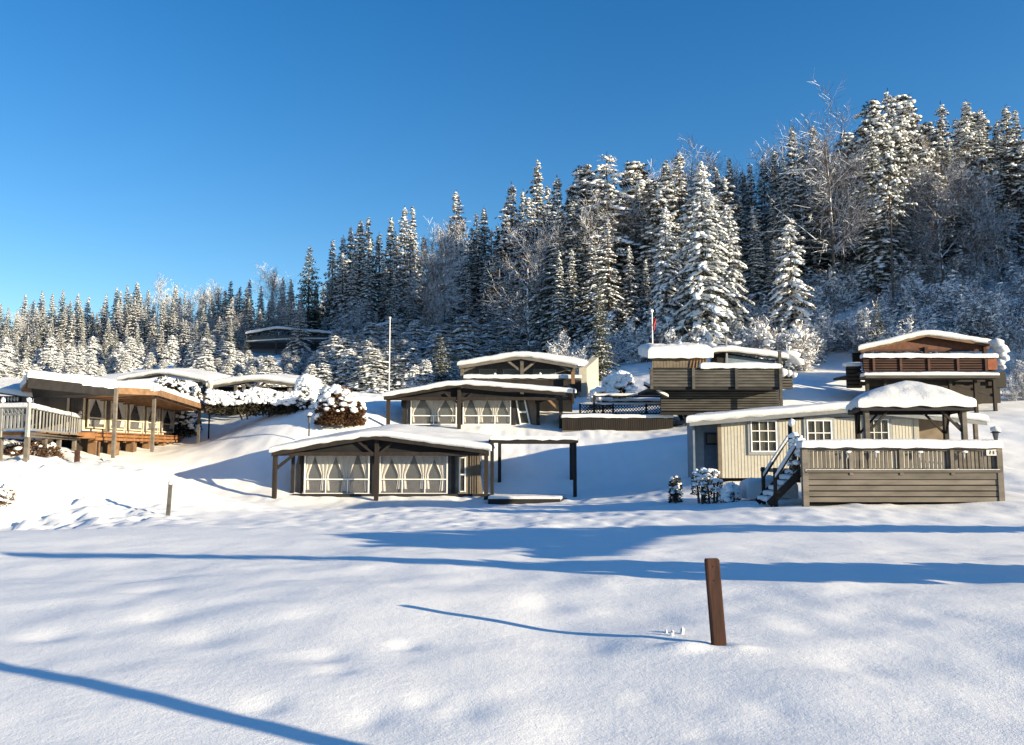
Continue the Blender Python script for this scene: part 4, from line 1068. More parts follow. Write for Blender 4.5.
# ================================================================== small upper cabins at the forest edge
def upper_cabins():
    Y=99.0
    t = thing('awning_cabin', 'distant dark gabled cabin high on the slope in front of the forest', 'cabin', W(292,350,Y))
    L,P,Rr,bk,rf = gabled_awning(t, Y, 246,333.5, 276,328, 338,334, 4, .5, BLKWOOD, .28, seed=131, fh=.3)
    F=Fac(W(246,350,Y+.3),W(338,350,Y+.3)); f=F.px
    m=MB(); fbox(m,F,f(248,340)[0],f(336,340)[0],f(260,352)[1],f(260,334)[1],-1.2,-1.1); m.build('front_wall', BLUEP, t)
    for u in (248,276,306,335): m=MB(); vpost(m,u,354,333,Y+.2,.2); m.build('post', GRWOOD2, t)
    s0,z=f(247,341); s1,_=f(332,341)
    m=MB(); fbar(m,F,s0,z-.15,s1*.55,z+.15,.2,.2,.3); fbox(m,F,s1*.55,s1,z+.05,z+.25,.2,.3); m.build('top_rail', GRWOOD2, t)
    railsnow(F.p(s0,z-.1,.25),F.p(s1*.55,z+.25,.25),.3,.14,t,'snow_cap',132); railsnow(F.p(s1*.55,z+.25,.25),F.p(s1,z+.25,.25),.3,.14,t,'snow_cap',133)
    m=MB(); fbox(m,F,s0,s1,z-1.0,z-.2,.1,.14); m.build('balustrade', BLKWOOD, t)
    Y=101.0
    t = thing('awning_cabin', 'distant pale-roofed cabin between the thin flagpole and the forest', 'cabin', W(400,350,Y))
    L,P,Rr,bk,rf = gabled_awning(t, Y, 364,330, 398,321, 428,323, 4, .5, GRWOOD2, .34, seed=134, fh=.15)
    F=Fac(W(364,350,Y+.3),W(428,350,Y+.3)); f=F.px
    m=MB(); fpoly(m,F,[(f(368,350)[0],f(368,352)[1]),(f(426,350)[0],f(426,352)[1]),(f(426,330)[0],f(426,325)[1]),(f(398,322)[0],f(398,322.5)[1]),(f(368,331)[0],f(368,331)[1])],-.2,-.1); m.build('front_wall', GREYP, t)
    t = thing('awning_cabin', 'tiny cabin gable with sunlit cream wall peeking through forest edge', 'cabin', W(440,345,104))
    p=W(440,345,104); m=MB(); m.box((p.x,106,W(440,330,104).z),(2.3,4,3.8)); m.build('wall', mat('pale_cream_wall',(.62,.56,.45),.7,.08,4), t)
    a=W(430,317,103.5); b=W(450,319,103.5); m=MB(); m.slab((a,b,b+Vector((0,5,.2)),a+Vector((0,5,.2))),.15); m.build('roof', GRWOOD2, t)
    snowcap((a,b,b+Vector((0,5,.2)),a+Vector((0,5,.2))),.35,'snow_cap',t,seed=135)
upper_cabins()

# ================================================================== poles, posts, flag
def flag():
    Y=44; p=W(653,372,Y); z=W(653,311,Y).z
    t=thing('flagpole','white flagpole with small furled red flag left of the thick-roofed tent','flagpole',p)
    m=MB(); m.tube((p.x,Y,p.z-.5),(p.x,Y,z),.045,.03,8); m.build('pole', WHITEP, t)
    m=MB(); m.lump((p.x,Y,z),(.09,.09,.1)); m.build('knob', WHITEP, t)
    vs=[];n_=10
    for j in range(n_+1):
        for i in range(6):
            a=i/5; vs.append(Vector((p.x+.04+a*.17*(1-.3*j/n_)+.03*math.sin(j*.9),Y+.07*math.sin(a*6+j*.4),W(653,317,Y).z-.7*j/n_-.12*a)))
    fs=[(j*6+i,j*6+i+1,(j+1)*6+i+1,(j+1)*6+i) for j in range(n_) for i in range(5)]
    k=len(vs); vs+= [v+Vector((0,.02,0)) for v in vs]; fs+=[tuple(k+q for q in reversed(f_)) for f_ in fs]
    m=MB(); m.add(vs,fs); m.build('flag', REDFLAG, t, True)
    Y=50; p=W(389,388,Y); z=W(389,318,Y).z
    t=thing('flagpole','thin bare white flagpole behind the second awning cabin','flagpole',p)
    m=MB(); m.tube((p.x,Y,p.z-1),(p.x,Y,z),.045,.03,8); m.build('pole', WHITEP, t)
    m=MB(); m.lump((p.x,Y,z),(.08,.08,.09)); m.build('knob', WHITEP, t)
flag()
def lamp_post():
    Y=44.5; p=W(208.5,438,Y)
    t=thing('lamp_post','slim black lamp post with snowy lantern between hedge and timber canopy','lamp post',p)
    z=W(208.5,392,Y).z
    m=MB(); m.tube((p.x,Y,p.z-.5),(p.x,Y,z),.05,.04,8); m.build('pole', BLKWOOD, t)
    m=MB(); m.tube((p.x,Y,z),(p.x,Y,z+.45),.10,.17,6); m.build('lantern', WARMW, t)
    m=MB(); m.lump((p.x,Y,z+.55),(.22,.22,.16)); m.build('snow_cap', SNOW, t, True)
lamp_post()

def marker(name,label,u,vb,vt,Y,wd,dp,mt,lean=(0,0),cap=True,yaw=.2,grp=None):
    p=W(u,vb,Y); p.z=Hs(p.x,Y); g=p.z; z=max(W(u,vt,Y).z,g+.5)
    t=thing(name,label,'post',p,grp)
    m=MB(); k=8; h=z-g
    prof=[(-.4,1),(0,1),(h*.5,.985),(h-.015,.98),(h,.86)]
    vs=[]; fs=[]
    for (zz,s_) in prof:
        for (a,b) in ((-1,-.8),(-.8,-1),(.8,-1),(1,-.8),(1,.8),(.8,1),(-.8,1),(-1,.8)):
            x=a*wd/2*s_; y=b*dp/2*s_; x,y=x*math.cos(yaw)-y*math.sin(yaw),x*math.sin(yaw)+y*math.cos(yaw)
            vs.append((p.x+x+lean[0]*zz,p.y+y+lean[1]*zz,g+zz))
    for r in range(len(prof)-1): fs+=[(r*8+i,r*8+(i+1)%8,(r+1)*8+(i+1)%8,(r+1)*8+i) for i in range(8)]
    fs.append(tuple(range((len(prof)-1)*8,len(prof)*8))); m.add(vs,fs); m.build('shaft', mt, t)
    if cap:
        m=MB(); m.lump((p.x+lean[0]*h,p.y+lean[1]*h,z+.03),(wd*.65,wd*.65,.07)); m.build('snow_cap', SNOW, t, True)
    return t
def near_post():
    Y=7.16; g=G(719,641)
    t=marker('marker_post','leaning rust-brown marker post alone in the foreground snow',719,641,558.5,Y,.128,.05,RUST,(-.062,0),False,.18)
    p=W(719,641,Y); m=MB()
    for k,hh in enumerate((.64,.52)):
        x=p.x-.062*hh-.002; m.tube((x,Y-.024,p.z+hh),(x,Y-.031,p.z+hh),.0045,.0045,10)
    m.build('bolt', RUST, t)
    for i,(u,v,r) in enumerate(((672,636,.032),(682,634,.04),(666,633,.022))):
        q=G(u,v); m=MB(); m.lump((0,0,0),(r*.7,r*.6,r*1.3),.25,rot=i,tilt=.4); o=m.build('snow_clod', SNOW, None); o.location=(q.x,q.y,q.z+r*.5)
        tag(o,('middle-sized','largest','smallest')[i]+' crumbled snow clod left of the leaning marker post','snow clod','snow clods beside the marker post')
near_post()
marker('marker_post','short red-brown post on the bumpy bank near the raised deck',76,479,458,30,.17,.14,REDWOOD,(.0,0),False)
marker('marker_post','thin grey snow-capped post at the foot of the bumpy bank',168,516,484,24,.11,.09,GRWOOD2,(.04,0),True)
def stick():
    p=W(80,465,30); q=W(89,476,30); m=MB(); m.bar(p,q,.05,.05); o=m.build('stick', GRWOOD2, None); rebase(o,q)
    tag(o,'thin stick leaning against the short red-brown post','stick')
stick()

# ================================================================== vegetation prototypes (shared meshes)
def np_mesh(name, parts, mats):
    """parts: list of (verts Nx3, faces list-of-arrays (M,k), mat)"""
    vs=[];lt=[];li=[];mi=[];sm=[];off=0
    for v,f,mt,smooth in parts:
        if len(f)==0: continue
        v=np.asarray(v,np.float32); f=np.asarray(f,np.int32)
        vs.append(v); li.append((f+off).ravel()); lt.append(np.full(len(f),f.shape[1],np.int32)); mi.append(np.full(len(f),mt,np.int32)); sm.append(np.full(len(f),smooth,bool)); off+=len(v)
    vs=np.concatenate(vs); li=np.concatenate(li); lt=np.concatenate(lt); mi=np.concatenate(mi); sm=np.concatenate(sm)
    me=bpy.data.meshes.new(name); me.vertices.add(len(vs)); me.vertices.foreach_set('co',vs.ravel())
    me.loops.add(len(li)); me.loops.foreach_set('vertex_index',li); me.polygons.add(len(lt))
    st=np.concatenate([[0],np.cumsum(lt)[:-1]]).astype(np.int32)
    me.polygons.foreach_set('loop_start',st); me.polygons.foreach_set('loop_total',lt); 
    for m in mats: me.materials.append(m)
    me.polygons.foreach_set('material_index',mi); me.polygons.foreach_set('use_smooth',sm)
    me.update(calc_edges=True); me.validate(); return me
ICOV=np.array(ICO[0]); ICOF=np.array(ICO[1])
class Acc:
    def __init__(s): s.q=[]; s.lc=[]; s.sq=[]
    def arrays(s): pass
def lumps_arrays(L, rs):
    """L rows: cx,cy,cz, rx,ry,rz, yaw, tilt"""
    L=np.array(L); n=len(L)
    V=ICOV[None]*np.ones((n,1,1)); V=V*(1+rs.uniform(-.22,.22,(n,len(ICOV),1)))*L[:,None,3:6]
    V[:,:,2]+=V[:,:,0]*L[:,None,7]
    c,s_=np.cos(L[:,6])[:,None],np.sin(L[:,6])[:,None]
    x=V[:,:,0]*c-V[:,:,1]*s_; y=V[:,:,0]*s_+V[:,:,1]*c
    V=np.stack([x,y,V[:,:,2]],-1)+L[:,None,0:3]
    F=(ICOF[None]+np.arange(n)[:,None,None]*len(ICOV)).reshape(-1,3)
    return V.reshape(-1,3),F
def sprays_arrays(Cc, D, U, size_l, size_w):
    """leaf quads (kite shaped): centre, direction, side vector"""
    n=len(Cc); D=D*size_l[:,None]; U=U*size_w[:,None]
    V=np.stack([Cc-U*.35, Cc+D*.55-U*.6, Cc+D, Cc+D*.5+U*.6],1)
    F=np.arange(n*4).reshape(n,4); return V.reshape(-1,3),F
def unit(a): return a/np.maximum(1e-9,np.linalg.norm(a,axis=-1,keepdims=True))

def spruce(name, seed, H_=16, Rm=2.1, z0=.9, snow=.75, droop=.45, needle=NEEDLE, dens=1.0, lumpk=1.0, gappy=.1, top_pow=.8, step=.42, white=1.25):
    rs=np.random.RandomState(seed); lum=[]; C0=[];D0=[];U0_=[];SL=[];SW=[]; SC=[];SD=[];SU=[];S1=[];S2=[]
    z=z0; br=MB()
    side=rs.uniform(-.38,.38,8)
    while z<H_-.3:
        t=z/H_; nb=max(4,int((8-2.5*t)*dens)); base=rs.uniform(0,6.28)
        for b in range(nb):
            if rs.rand()<gappy: continue
            az=base+b*6.283/nb+rs.uniform(-.3,.3)
            az_k=1+side[int((az%6.283)/6.284*8)]
            L=Rm*az_k*(1-t)**top_pow*rs.uniform(.5,1.2)
            if t<.12: L*=.75+2*t
            L=max(L,.10)
            zz=z+rs.uniform(-.2,.2)
            up0=.25+.5*t; dr=droop*(1-t*.5)*rs.uniform(.7,1.3)
            dx,dy=math.cos(az),math.sin(az); ns=max(2,int(L/.26))
            prev=None
            for k in range(1,ns+1):
                q=k/ns; r=L*q; h=zz+r*up0*.5-dr*r*q*1.1 
                c=np.array([dx*r,dy*r,h+t*t*r*.5]); w_=L*.30*(1-q*.55)+.06*(1-t)
                if prev is not None and k%2==0 or k==ns: br.tube(Vector((prev if prev is not None else (0,0,zz))),Vector(c),.018*(1-q)+.012,.012,3,cap=False)
                if prev is None or k%2==0: prev=tuple(c)
                m=int(6-2.5*t+rs.rand()*3)
                for _ in range(m):
                    sgn=rs.choice([-1,1]); off=rs.uniform(0,w_)*sgn
                    p=c+np.array([-dy*off,dx*off,-abs(off)*.25])+rs.uniform(-.07,.07,3)
                    d=np.array([dx*.6-dy*sgn*.6,dy*.6+dx*sgn*.6,-.55-rs.rand()*.6])
                    C0.append(p);D0.append(d);U0_.append(rs.uniform(-1,1,3));SL.append(rs.uniform(.22,.46)*(1-.62*t*t));SW.append(rs.uniform(.10,.20)*(1-.5*t*t))
                    if rs.rand()<snow*(.7+.3*t):
                        SC.append(p+np.array([0,0,.03]));SD.append(np.array([d[0],d[1],-.25]));SU.append(np.array([-dy,dx,.1])+rs.uniform(-.3,.3,3));S1.append(rs.uniform(.14,.30)*white*(1-.4*t));S2.append(rs.uniform(.08,.16)*white*(1-.4*t))
                if q>.22 and rs.rand()<snow:
                    s_=lumpk*rs.uniform(.5,1.35)*(1-.55*t)
                    offl=rs.uniform(-.6,.6)*w_
                    lum.append((c[0]-dy*offl,c[1]+dx*offl,c[2]+.05,.19*s_*(1+.25*(1-t)),.115*s_*(1+.4*(1-t)),.065*s_,az+rs.uniform(-.5,.5),-dr*rs.uniform(.5,1.1)))
        z+=step*(1-.45*t)*rs.uniform(.8,1.2)
    # leader
    for k in range(6):
        zz=H_-.35+.07*k; C0.append(np.array([0,0,zz]));D0.append(np.array([rs.uniform(-.25,.25),rs.uniform(-.25,.25),.7]));U0_.append(rs.uniform(-1,1,3));SL.append(.24);SW.append(.04)
    lum.append((0,0,H_-.30,.05,.05,.10,0,0))
    lv,lf=lumps_arrays(lum,rs)
    sv,sf=sprays_arrays(np.array(C0),unit(np.array(D0)),unit(np.array(U0_)),np.array(SL),np.array(SW))
    parts=[(sv,sf,0,False),(lv,lf,1,True)]
    if SC:
        wv,wf=sprays_arrays(np.array(SC),unit(np.array(SD)),unit(np.array(SU)),np.array(S1),np.array(S2)); parts.append((wv,wf,1,False))
    parts.append((np.array(br.v),np.array(br.f),2,False))
    crown=np_mesh(name+'_crown',parts,[needle,SNOWT,BARK])
    m=MB(); n=6; lean=rs.uniform(-.01,.01,2)
    for k in range(n): m.tube((0,0,-.5+(H_+.4)*k/n),(0,0,-.5+(H_+.4)*(k+1)/n),.19*(1-k/n)+.015,.19*(1-(k+1)/n)+.012,6,cap=False)
    trunk=np_mesh(name+'_trunk',[(np.array(m.v),np.array(m.f),0,True)],[BARK])
    return dict(crown=crown,trunk=trunk,H=H_)
def pine(name, seed, H_=18, zc=8, Rm=2.2, snow=.8, lumpk=1.2, needle=NEEDLEB):
    rs=np.random.RandomState(seed); lum=[];C0=[];D0=[];U_=[];SL=[];SW=[]; br=MB()
    z=zc
    while z<H_-.2:
        t=(z-zc)/(H_-zc); nb=5
        for b in range(nb):
            if rs.rand()<.12: continue
            az=rs.uniform(0,6.28); L=Rm*(1-t**1.6)*rs.uniform(.45,1.1)*(1 if t>.15 else .6)+.25; up0=rs.uniform(-.15,.45)
            dx,dy=math.cos(az),math.sin(az); tip=np.array([dx*L,dy*L,z+L*up0-.1*L*L]); br.tube((0,0,z),tuple(tip),.035,.012,4,cap=False)
            for k in range(int(3+L*3)):
                q=rs.uniform(.35,1.05); c=np.array([0,0,z])*(1-q)+tip*q+rs.uniform(-.3,.3,3)*np.array([1,1,.5])
                for _ in range(12):
                    d=unit(rs.uniform(-1,1,3)+np.array([dx*.5,dy*.5,.15])); C0.append(c+rs.uniform(-.14,.14,3));D0.append(d);U_.append(rs.uniform(-1,1,3));SL.append(rs.uniform(.2,.4));SW.append(rs.uniform(.05,.12))
                if rs.rand()<snow:
                    s_=lumpk*rs.uniform(.6,1.3); lum.append((c[0],c[1],c[2]+.12,.24*s_,.19*s_,.10*s_,az,rs.uniform(-.5,.1)))
        z+=.42*rs.uniform(.7,1.3)
    lv,lf=lumps_arrays(lum,rs); sv,sf=sprays_arrays(np.array(C0),np.array(D0),unit(np.array(U_)),np.array(SL),np.array(SW))
    # dead snags below the crown
    for _ in range(14):
        z=rs.uniform(3,zc); az=rs.uniform(0,6.28); L=rs.uniform(.3,1.1); br.tube((0,0,z),(math.cos(az)*L,math.sin(az)*L,z+rs.uniform(-.2,.1)),.02,.008,3,cap=False)
    crown=np_mesh(name+'_crown',[(sv,sf,0,False),(lv,lf,1,True),(np.array(br.v),np.array(br.f),2,False)],[needle,SNOWT,BARK])
    m=MB(); n=8; px=0;py=0
    for k in range(n):
        nx,ny=px+rs.uniform(-.06,.06),py+rs.uniform(-.06,.06)
        if k==n-1: nx=ny=0
        m.tube((px,py,-.5+(H_+.2)*k/n),(nx,ny,-.5+(H_+.2)*(k+1)/n),.17*(1-.85*k/n),.17*(1-.85*(k+1)/n),7,cap=False); px,py=nx,ny
    trunk=np_mesh(name+'_trunk',[(np.array(m.v),np.array(m.f),0,True)],[BARK])
    return dict(crown=crown,trunk=trunk,H=H_)
def bare(name, seed, H_=15, spread=.55, depth=4, mat_=None, trunk_r=.13, fork=.35, kids=7, twigr=.012, up_=.55, multi=1, lumpy=0):
    rs=np.random.RandomState(seed); tw=MB(); tr=MB(); lum=[]
    def grow(p,d,L,r,lev):
        n=4 if lev<2 else 3; q=p
        acc=tr if lev==0 else tw
        for k in range(n):
            d2=unit(d+rs.uniform(-.16,.16,3)*(1 if lev else .35)+np.array([0,0,.06 if lev else .0])); e=q+d2*L/n; r2=r*(1-.8*(k+1)/n) if lev else r*(1-.72*(k+1)/n)
            r1=r*(1-.8*k/n) if lev else r*(1-.72*k/n)
            acc.tube(tuple(q),tuple(e),max(r1,twigr),max(r2,twigr*.8),6 if lev==0 else 3,cap=False)
            if lev<depth:
                m=kids if lev==0 else max(2,kids-3-lev)
                if not(lev==0 and k==0 and fork>0):
                    for _ in range(m):
                        s_=rs.rand(); pp=q+(e-q)*s_; a=rs.uniform(0,6.28); o=np.array([math.cos(a),math.sin(a),0])
                        o=unit(np.cross(d2,o)+.001); nd=unit(o*spread*1.5+d2*up_+np.array([0,0,.18]))
                        grow(pp,nd,L*(.38 if lev==0 else .52)*rs.uniform(.55,1.1)*(1 if lev else 1.15-.55*k/n),r1*.38,lev+1)
            if lumpy and lev>=1 and rs.rand()<lumpy: lum.append((e[0],e[1],e[2]+.02,.13,.08,.05,rs.uniform(0,6),rs.uniform(-.4,.4)))
            q=e; d=d2
    for i in range(multi):
        d0=np.array([0,0,1.0]) if multi==1 else unit(np.array([rs.uniform(-.6,.6),rs.uniform(-.6,.6),1.0]))
        grow(np.array([rs.uniform(-.25,.25)*(multi>1),rs.uniform(-.25,.25)*(multi>1),-.2]),d0,H_*(1 if multi==1 else rs.uniform(.6,1)),trunk_r,0)
    parts=[(np.array(tw.v),np.array(tw.f),0,False)]
    if lum: lv,lf=lumps_arrays(lum,rs); parts.append((lv,lf,1,True))
    zmax=max(v[2] for v in tw.v)
    return dict(crown=np_mesh(name+'_crown',parts,[mat_ or TWIG,SNOWT]),trunk=np_mesh(name+'_trunk',[(np.array(tr.v),np.array(tr.f),0,True)],[mat_ or TWIG]),H=zmax)
SNOWT=snow_mat('tree_snow')
for n_ in SNOWT.node_tree.nodes:
    if n_.type=='VALTORGB': n_.color_ramp.elements[0].color=(.80,.83,.87,1); n_.color_ramp.elements[1].color=(.90,.91,.93,1)
PR={
 's1':spruce('spruce_a',1,16,2.2,.8,.92,.62,lumpk=1.4,gappy=.16,top_pow=.92), 's2':spruce('spruce_b',2,16,2.0,1.2,.86,.7,lumpk=1.35,gappy=.28,top_pow=.98), 's3':spruce('spruce_c',3,17,2.5,1.5,.95,.75,lumpk=1.55,gappy=.24,top_pow=.9,needle=NEEDLEB),
 's4':spruce('spruce_d',4,15,1.8,.8,.78,.55,lumpk=1.25,gappy=.26,top_pow=1.0),
 'dark':spruce('spruce_dark',5,15,2.2,.5,.30,.35),
 'heavy':spruce('spruce_heavy',6,16,3.3,1.0,.98,.7,lumpk=2.3,gappy=.14,top_pow=.66,step=.52,white=1.8),
 'heavy2':spruce('spruce_heavy2',7,13,3.0,1.5,.98,.7,lumpk=2.3,gappy=.24,top_pow=.66,step=.55,needle=NEEDLEB,white=1.8),
 'young':spruce('spruce_young',8,6,1.7,.2,.98,.85,lumpk=1.6,gappy=.02,top_pow=.75,step=.30,white=2.7), 'young2':spruce('spruce_young2',9,6,2.0,.1,.98,.95,lumpk=1.8,gappy=.05,top_pow=.65,step=.32,white=2.7),
 'p1':pine('pine_a',11,18,8.5,2.0), 'p2':pine('pine_b',12,18,6,2.1), 'p3':pine('pine_c',13,17,10,2.3,snow=.7),
 'b1':bare('birch_a',21,14,.55,3,TWIG,.15,kids=7), 'b2':bare('birch_b',22,14,.5,3,TWIG,.12,kids=8), 'b3':bare('birch_c',23,13,.7,3,TWIG,.13,kids=7,lumpy=.06),
 'f1':bare('shrub_a',31,3.0,.7,2,FROST,.03,fork=0,kids=6,multi=6,twigr=.014,lumpy=.06), 'f2':bare('shrub_b',32,3.6,.6,2,FROST,.03,fork=0,kids=6,multi=5,twigr=.014,lumpy=.04), 'f3':bare('sapling',33,5.0,.5,2,FROST,.04,fork=0,kids=8,multi=3,twigr=.014,lumpy=.04),
}
KIND={'s1':('spruce','spruce tree'),'s2':('spruce','spruce tree'),'s3':('spruce','spruce tree'),'s4':('spruce','spruce tree'),'dark':('spruce','spruce tree'),'heavy':('spruce','spruce tree'),'heavy2':('spruce','spruce tree'),
 'young':('young_spruce','young spruce'),'young2':('young_spruce','young spruce'),'p1':('pine','pine tree'),'p2':('pine','pine tree'),'p3':('pine','pine tree'),'b1':('birch','birch tree'),'b2':('birch','birch tree'),'b3':('birch','birch tree'),
 'f1':('frosted_shrub','shrub'),'f2':('frosted_shrub','shrub'),'f3':('bare_sapling','sapling')}
TREES=[]
def plant(kind, u, Y, vtop=None, h=None, wk=1.0, label=None, row='mid', x=None):
    X=(u-U0)/FPX*Y if x is None else x
    z=Hs(X,Y); P_=PR[kind]
    if h is None: h=W(u,vtop,Y).z-z
    if h<1.0: return None
    nm,cat=KIND[kind]; s_=h/P_['H']
    o=bpy.data.objects.new(nm,None); C.objects.link(o); o.location=(X,Y,z-.05*s_); wsc=s_ if 'young' in kind or kind[0]=='f' else (s_*.6+.4*min(1.2,max(.6,s_)))
    o.scale=(wsc*wk,wsc*wk,s_); o.rotation_euler=(rnd.uniform(-.015,.015),rnd.uniform(-.02,.02),rnd.uniform(0,6.28))
    o['category']=cat
    for pn in ('trunk','crown'):
        c=bpy.data.objects.new(pn if nm!='frosted_shrub' else {'trunk':'stem','crown':'twigs'}[pn],P_[pn]); C.objects.link(c); c.parent=o
    TREES.append((o,kind,u,Y,row,label)); return o
# skyline spruces  (u, top v, depth, kind)
SKY=[(-6,303,150,'s1'),(3,308,150,'s2'),(18,294,150,'s1'),(27,300,152,'s4'),(35,291,150,'s2'),(46,293,148,'s1'),(56,290,150,'s2'),(64,300,150,'s4'),(72,293,148,'s1'),(82,296,146,'s3'),(92,312,150,'s4'),(101,294,142,'s2'),(112,287,142,'s1'),(122,285,140,'s2'),(132,282,140,'s1'),(142,289,140,'s4'),
 (170,284,134,'s1'),(180,292,136,'s2'),(226,281,128,'s2'),(236,286,128,'s4'),(245,279,126,'s1'),(258,286,124,'s2'),(270,290,124,'s4'),(279,277,122,'s1'),(288,279,120,'s2'),(214,288,130,'s1'),(200,290,130,'s4'),
 (306,245,98,'dark'),(296,300,108,'s4'),(320,282,108,'s4'),(330,240,100,'s2'),(340,236,98,'s4'),(347,226,97,'s1'),(356,220,96,'s1'),(367,217,95,'s2'),(378,232,96,'s4'),(388,216,94,'s1'),(403,205,92,'s3'),(412,206,93,'s2'),(421,235,95,'s4'),(430,243,95,'s2'),(440,228,94,'s4'),
 (457,190,90,'s3'),(448,222,92,'s4'),(470,228,92,'s2'),(477,214,92,'s2'),(486,207,90,'s1'),(497,224,90,'s4'),(505,205,90,'s2'),(514,182,87,'s3'),(524,190,88,'s4'),(536,159,85,'s1'),(548,185,88,'s2'),(560,175,86,'s3'),(571,186,87,'s4'),(582,166,86,'p2'),(592,178,86,'s2'),(600,185,86,'s4'),(610,155,84,'heavy2'),
 (626,178,86,'s2'),(640,163,84,'p2'),(650,170,85,'s3'),(662,178,85,'s4'),(672,159,82,'s1'),(686,150,82,'s3'),(698,172,84,'s2'),(722,165,84,'s4'),(734,158,86,'s2'),(748,170,86,'s4'),(760,163,84,'s2'),(772,158,84,'s4'),(785,148,83,'s2'),(800,126,82,'s1'),(811,140,84,'s4'),(822,123,82,'s3'),(833,142,84,'s4'),(845,148,84,'s2'),(857,134,82,'p2'),(869,140,84,'s4'),
 (885,104,76,'p2'),(905,88,80,'s3'),(917,98,82,'p1'),(928,118,84,'s4'),(941,122,84,'p2'),(951,124,84,'s4'),(961,102,82,'s3'),(971,118,84,'s2'),(980,101,82,'s1'),(991,112,84,'p2'),(1002,112,82,'s3'),(1013,118,84,'s4'),(1022,106,82,'s1'),(1036,110,82,'s2'),(1052,105,82,'s3')]
SKY=[(u,v,Y+(20 if 300<u<455 else 12 if 455<=u<560 else 0),k) for u,v,Y,k in SKY]
for u,v,Y,k in SKY: plant(k,u,Y,v,row='sky',wk=rnd.uniform(1.25,1.7)*(1.12 if u<300 else 1))
SB=[(152,268,136,'b1'),(190,282,128,'b1'),(205,278,127,'b2'),(270,262,118,'b2'),(160,286,130,'b1'),(434,236,92,'b2'),(445,208,95,'b2'),(590,190,80,'b2'),(622,182,80,'b2'),(745,148,88,'b1'),(735,160,88,'b2'),(779,118,86,'b1'),(790,140,84,'b2'),(838,88,72,'b1'),(850,130,74,'b2'),(952,140,71,'b1'),(940,128,80,'b2'),(660,150,88,'b2'),(530,200,80,'b1'),(985,150,72,'b2'),(1010,190,70,'b1'),(925,160,74,'b2'),(695,140,90,'b2')]
for u,v,Y,k in SB: plant(k,u,Y,v,row='sky',wk=1.0)
# named individuals
plant('heavy',705,62,160,wk=.92,label='widest snow-laden spruce, standing right behind the thick-roofed tent and grey terrace cabin')
plant('heavy',733,64,205,wk=.78,label='snow-laden spruce pressed against the right side of the widest spruce')
plant('heavy',668,66,206,wk=.85,label='broad heavily snowed spruce behind the flagpole with the red flag')
plant('heavy2',795,60,216,wk=.85,label='pale snow-loaded pine-like tree with thin trunk above the shed beside the grey terrace cabin')
plant('dark',601,58,280,wk=.95,label='small dark narrow spruce standing just right of the rear awning cabin')
plant('p3',899,66,150,wk=.85,label='lone slender pine with long bare trunk above the red-brown cabin')
plant('dark',882,58,300,wk=.8,label='small dark snowy spruce right behind the ridge of the red-brown cabin')
# skyline function for the fill rows
sx=np.array([s_[0] for s_ in SKY]); so_=np.argsort(sx); sx=sx[so_]; sv_=np.array([s_[1] for s_ in SKY])[so_]; sY=np.array([s_[2] for s_ in SKY])[so_]
def skyv(u): return float(np.interp(u,sx,sv_))
def skyY(u): return float(np.interp(u,sx,sY))
# left wood: rows in front
r2=random.Random(5)
u=-8
while u<300:
    Y=skyY(u)-r2.uniform(10,18); plant(r2.choice(['s1','s2','s4','s3','b1']),u,Y,skyv(u)+r2.uniform(8,26),row='mid',wk=r2.uniform(1.3,1.7)); u+=r2.uniform(8,12)
u=-8
while u<300:
    Y=skyY(u)-r2.uniform(1,6); plant(r2.choice(['s1','s2','s3']),u,Y,skyv(u)+r2.uniform(3,14),row='sky',wk=r2.uniform(1.4,1.8)); u+=r2.uniform(9,14)
u=-8
while u<240:
    Y=skyY(u)-r2.uniform(22,32); plant(r2.choice(['s1','s2','s3','s1','s4','s3']),u,Y,skyv(u)+r2.uniform(26,46),row='front',wk=r2.uniform(1.2,1.6)); u+=r2.uniform(9,13)
u=-8
while u<245:
    Y=r2.uniform(98,108); plant(r2.choice(['young','young2','young','s4']),u,Y,r2.uniform(334,352),row='low',wk=r2.uniform(1.0,1.3)); u+=r2.uniform(8,12)
u=-4
while u<235:
    Y=r2.uniform(84,94); plant(r2.choice(['young','young2','young2']),u,Y,r2.uniform(350,364),row='young',wk=r2.uniform(1.2,1.6)); u+=r2.uniform(10,15)
# middle wood
u=300
while u<1045:
    Y=skyY(u)-r2.uniform(3,7); plant(r2.choice(['s1','s2','s4','s3','p2','s1'] if u<780 else ['s2','s4','p1','p3','p1','s1']),u,Y,skyv(u)+r2.uniform(14,45),row='mid',wk=r2.uniform(1.1,1.5)); u+=r2.uniform(11,16)
u=305
while u<780:
    Y=skyY(u)-r2.uniform(9,14); plant(r2.choice(['s4','s2','s3','s1','s3','s2','b3']),u,Y,skyv(u)+r2.uniform(45,90),row='front',wk=r2.uniform(1.1,1.5)); u+=r2.uniform(14,20)
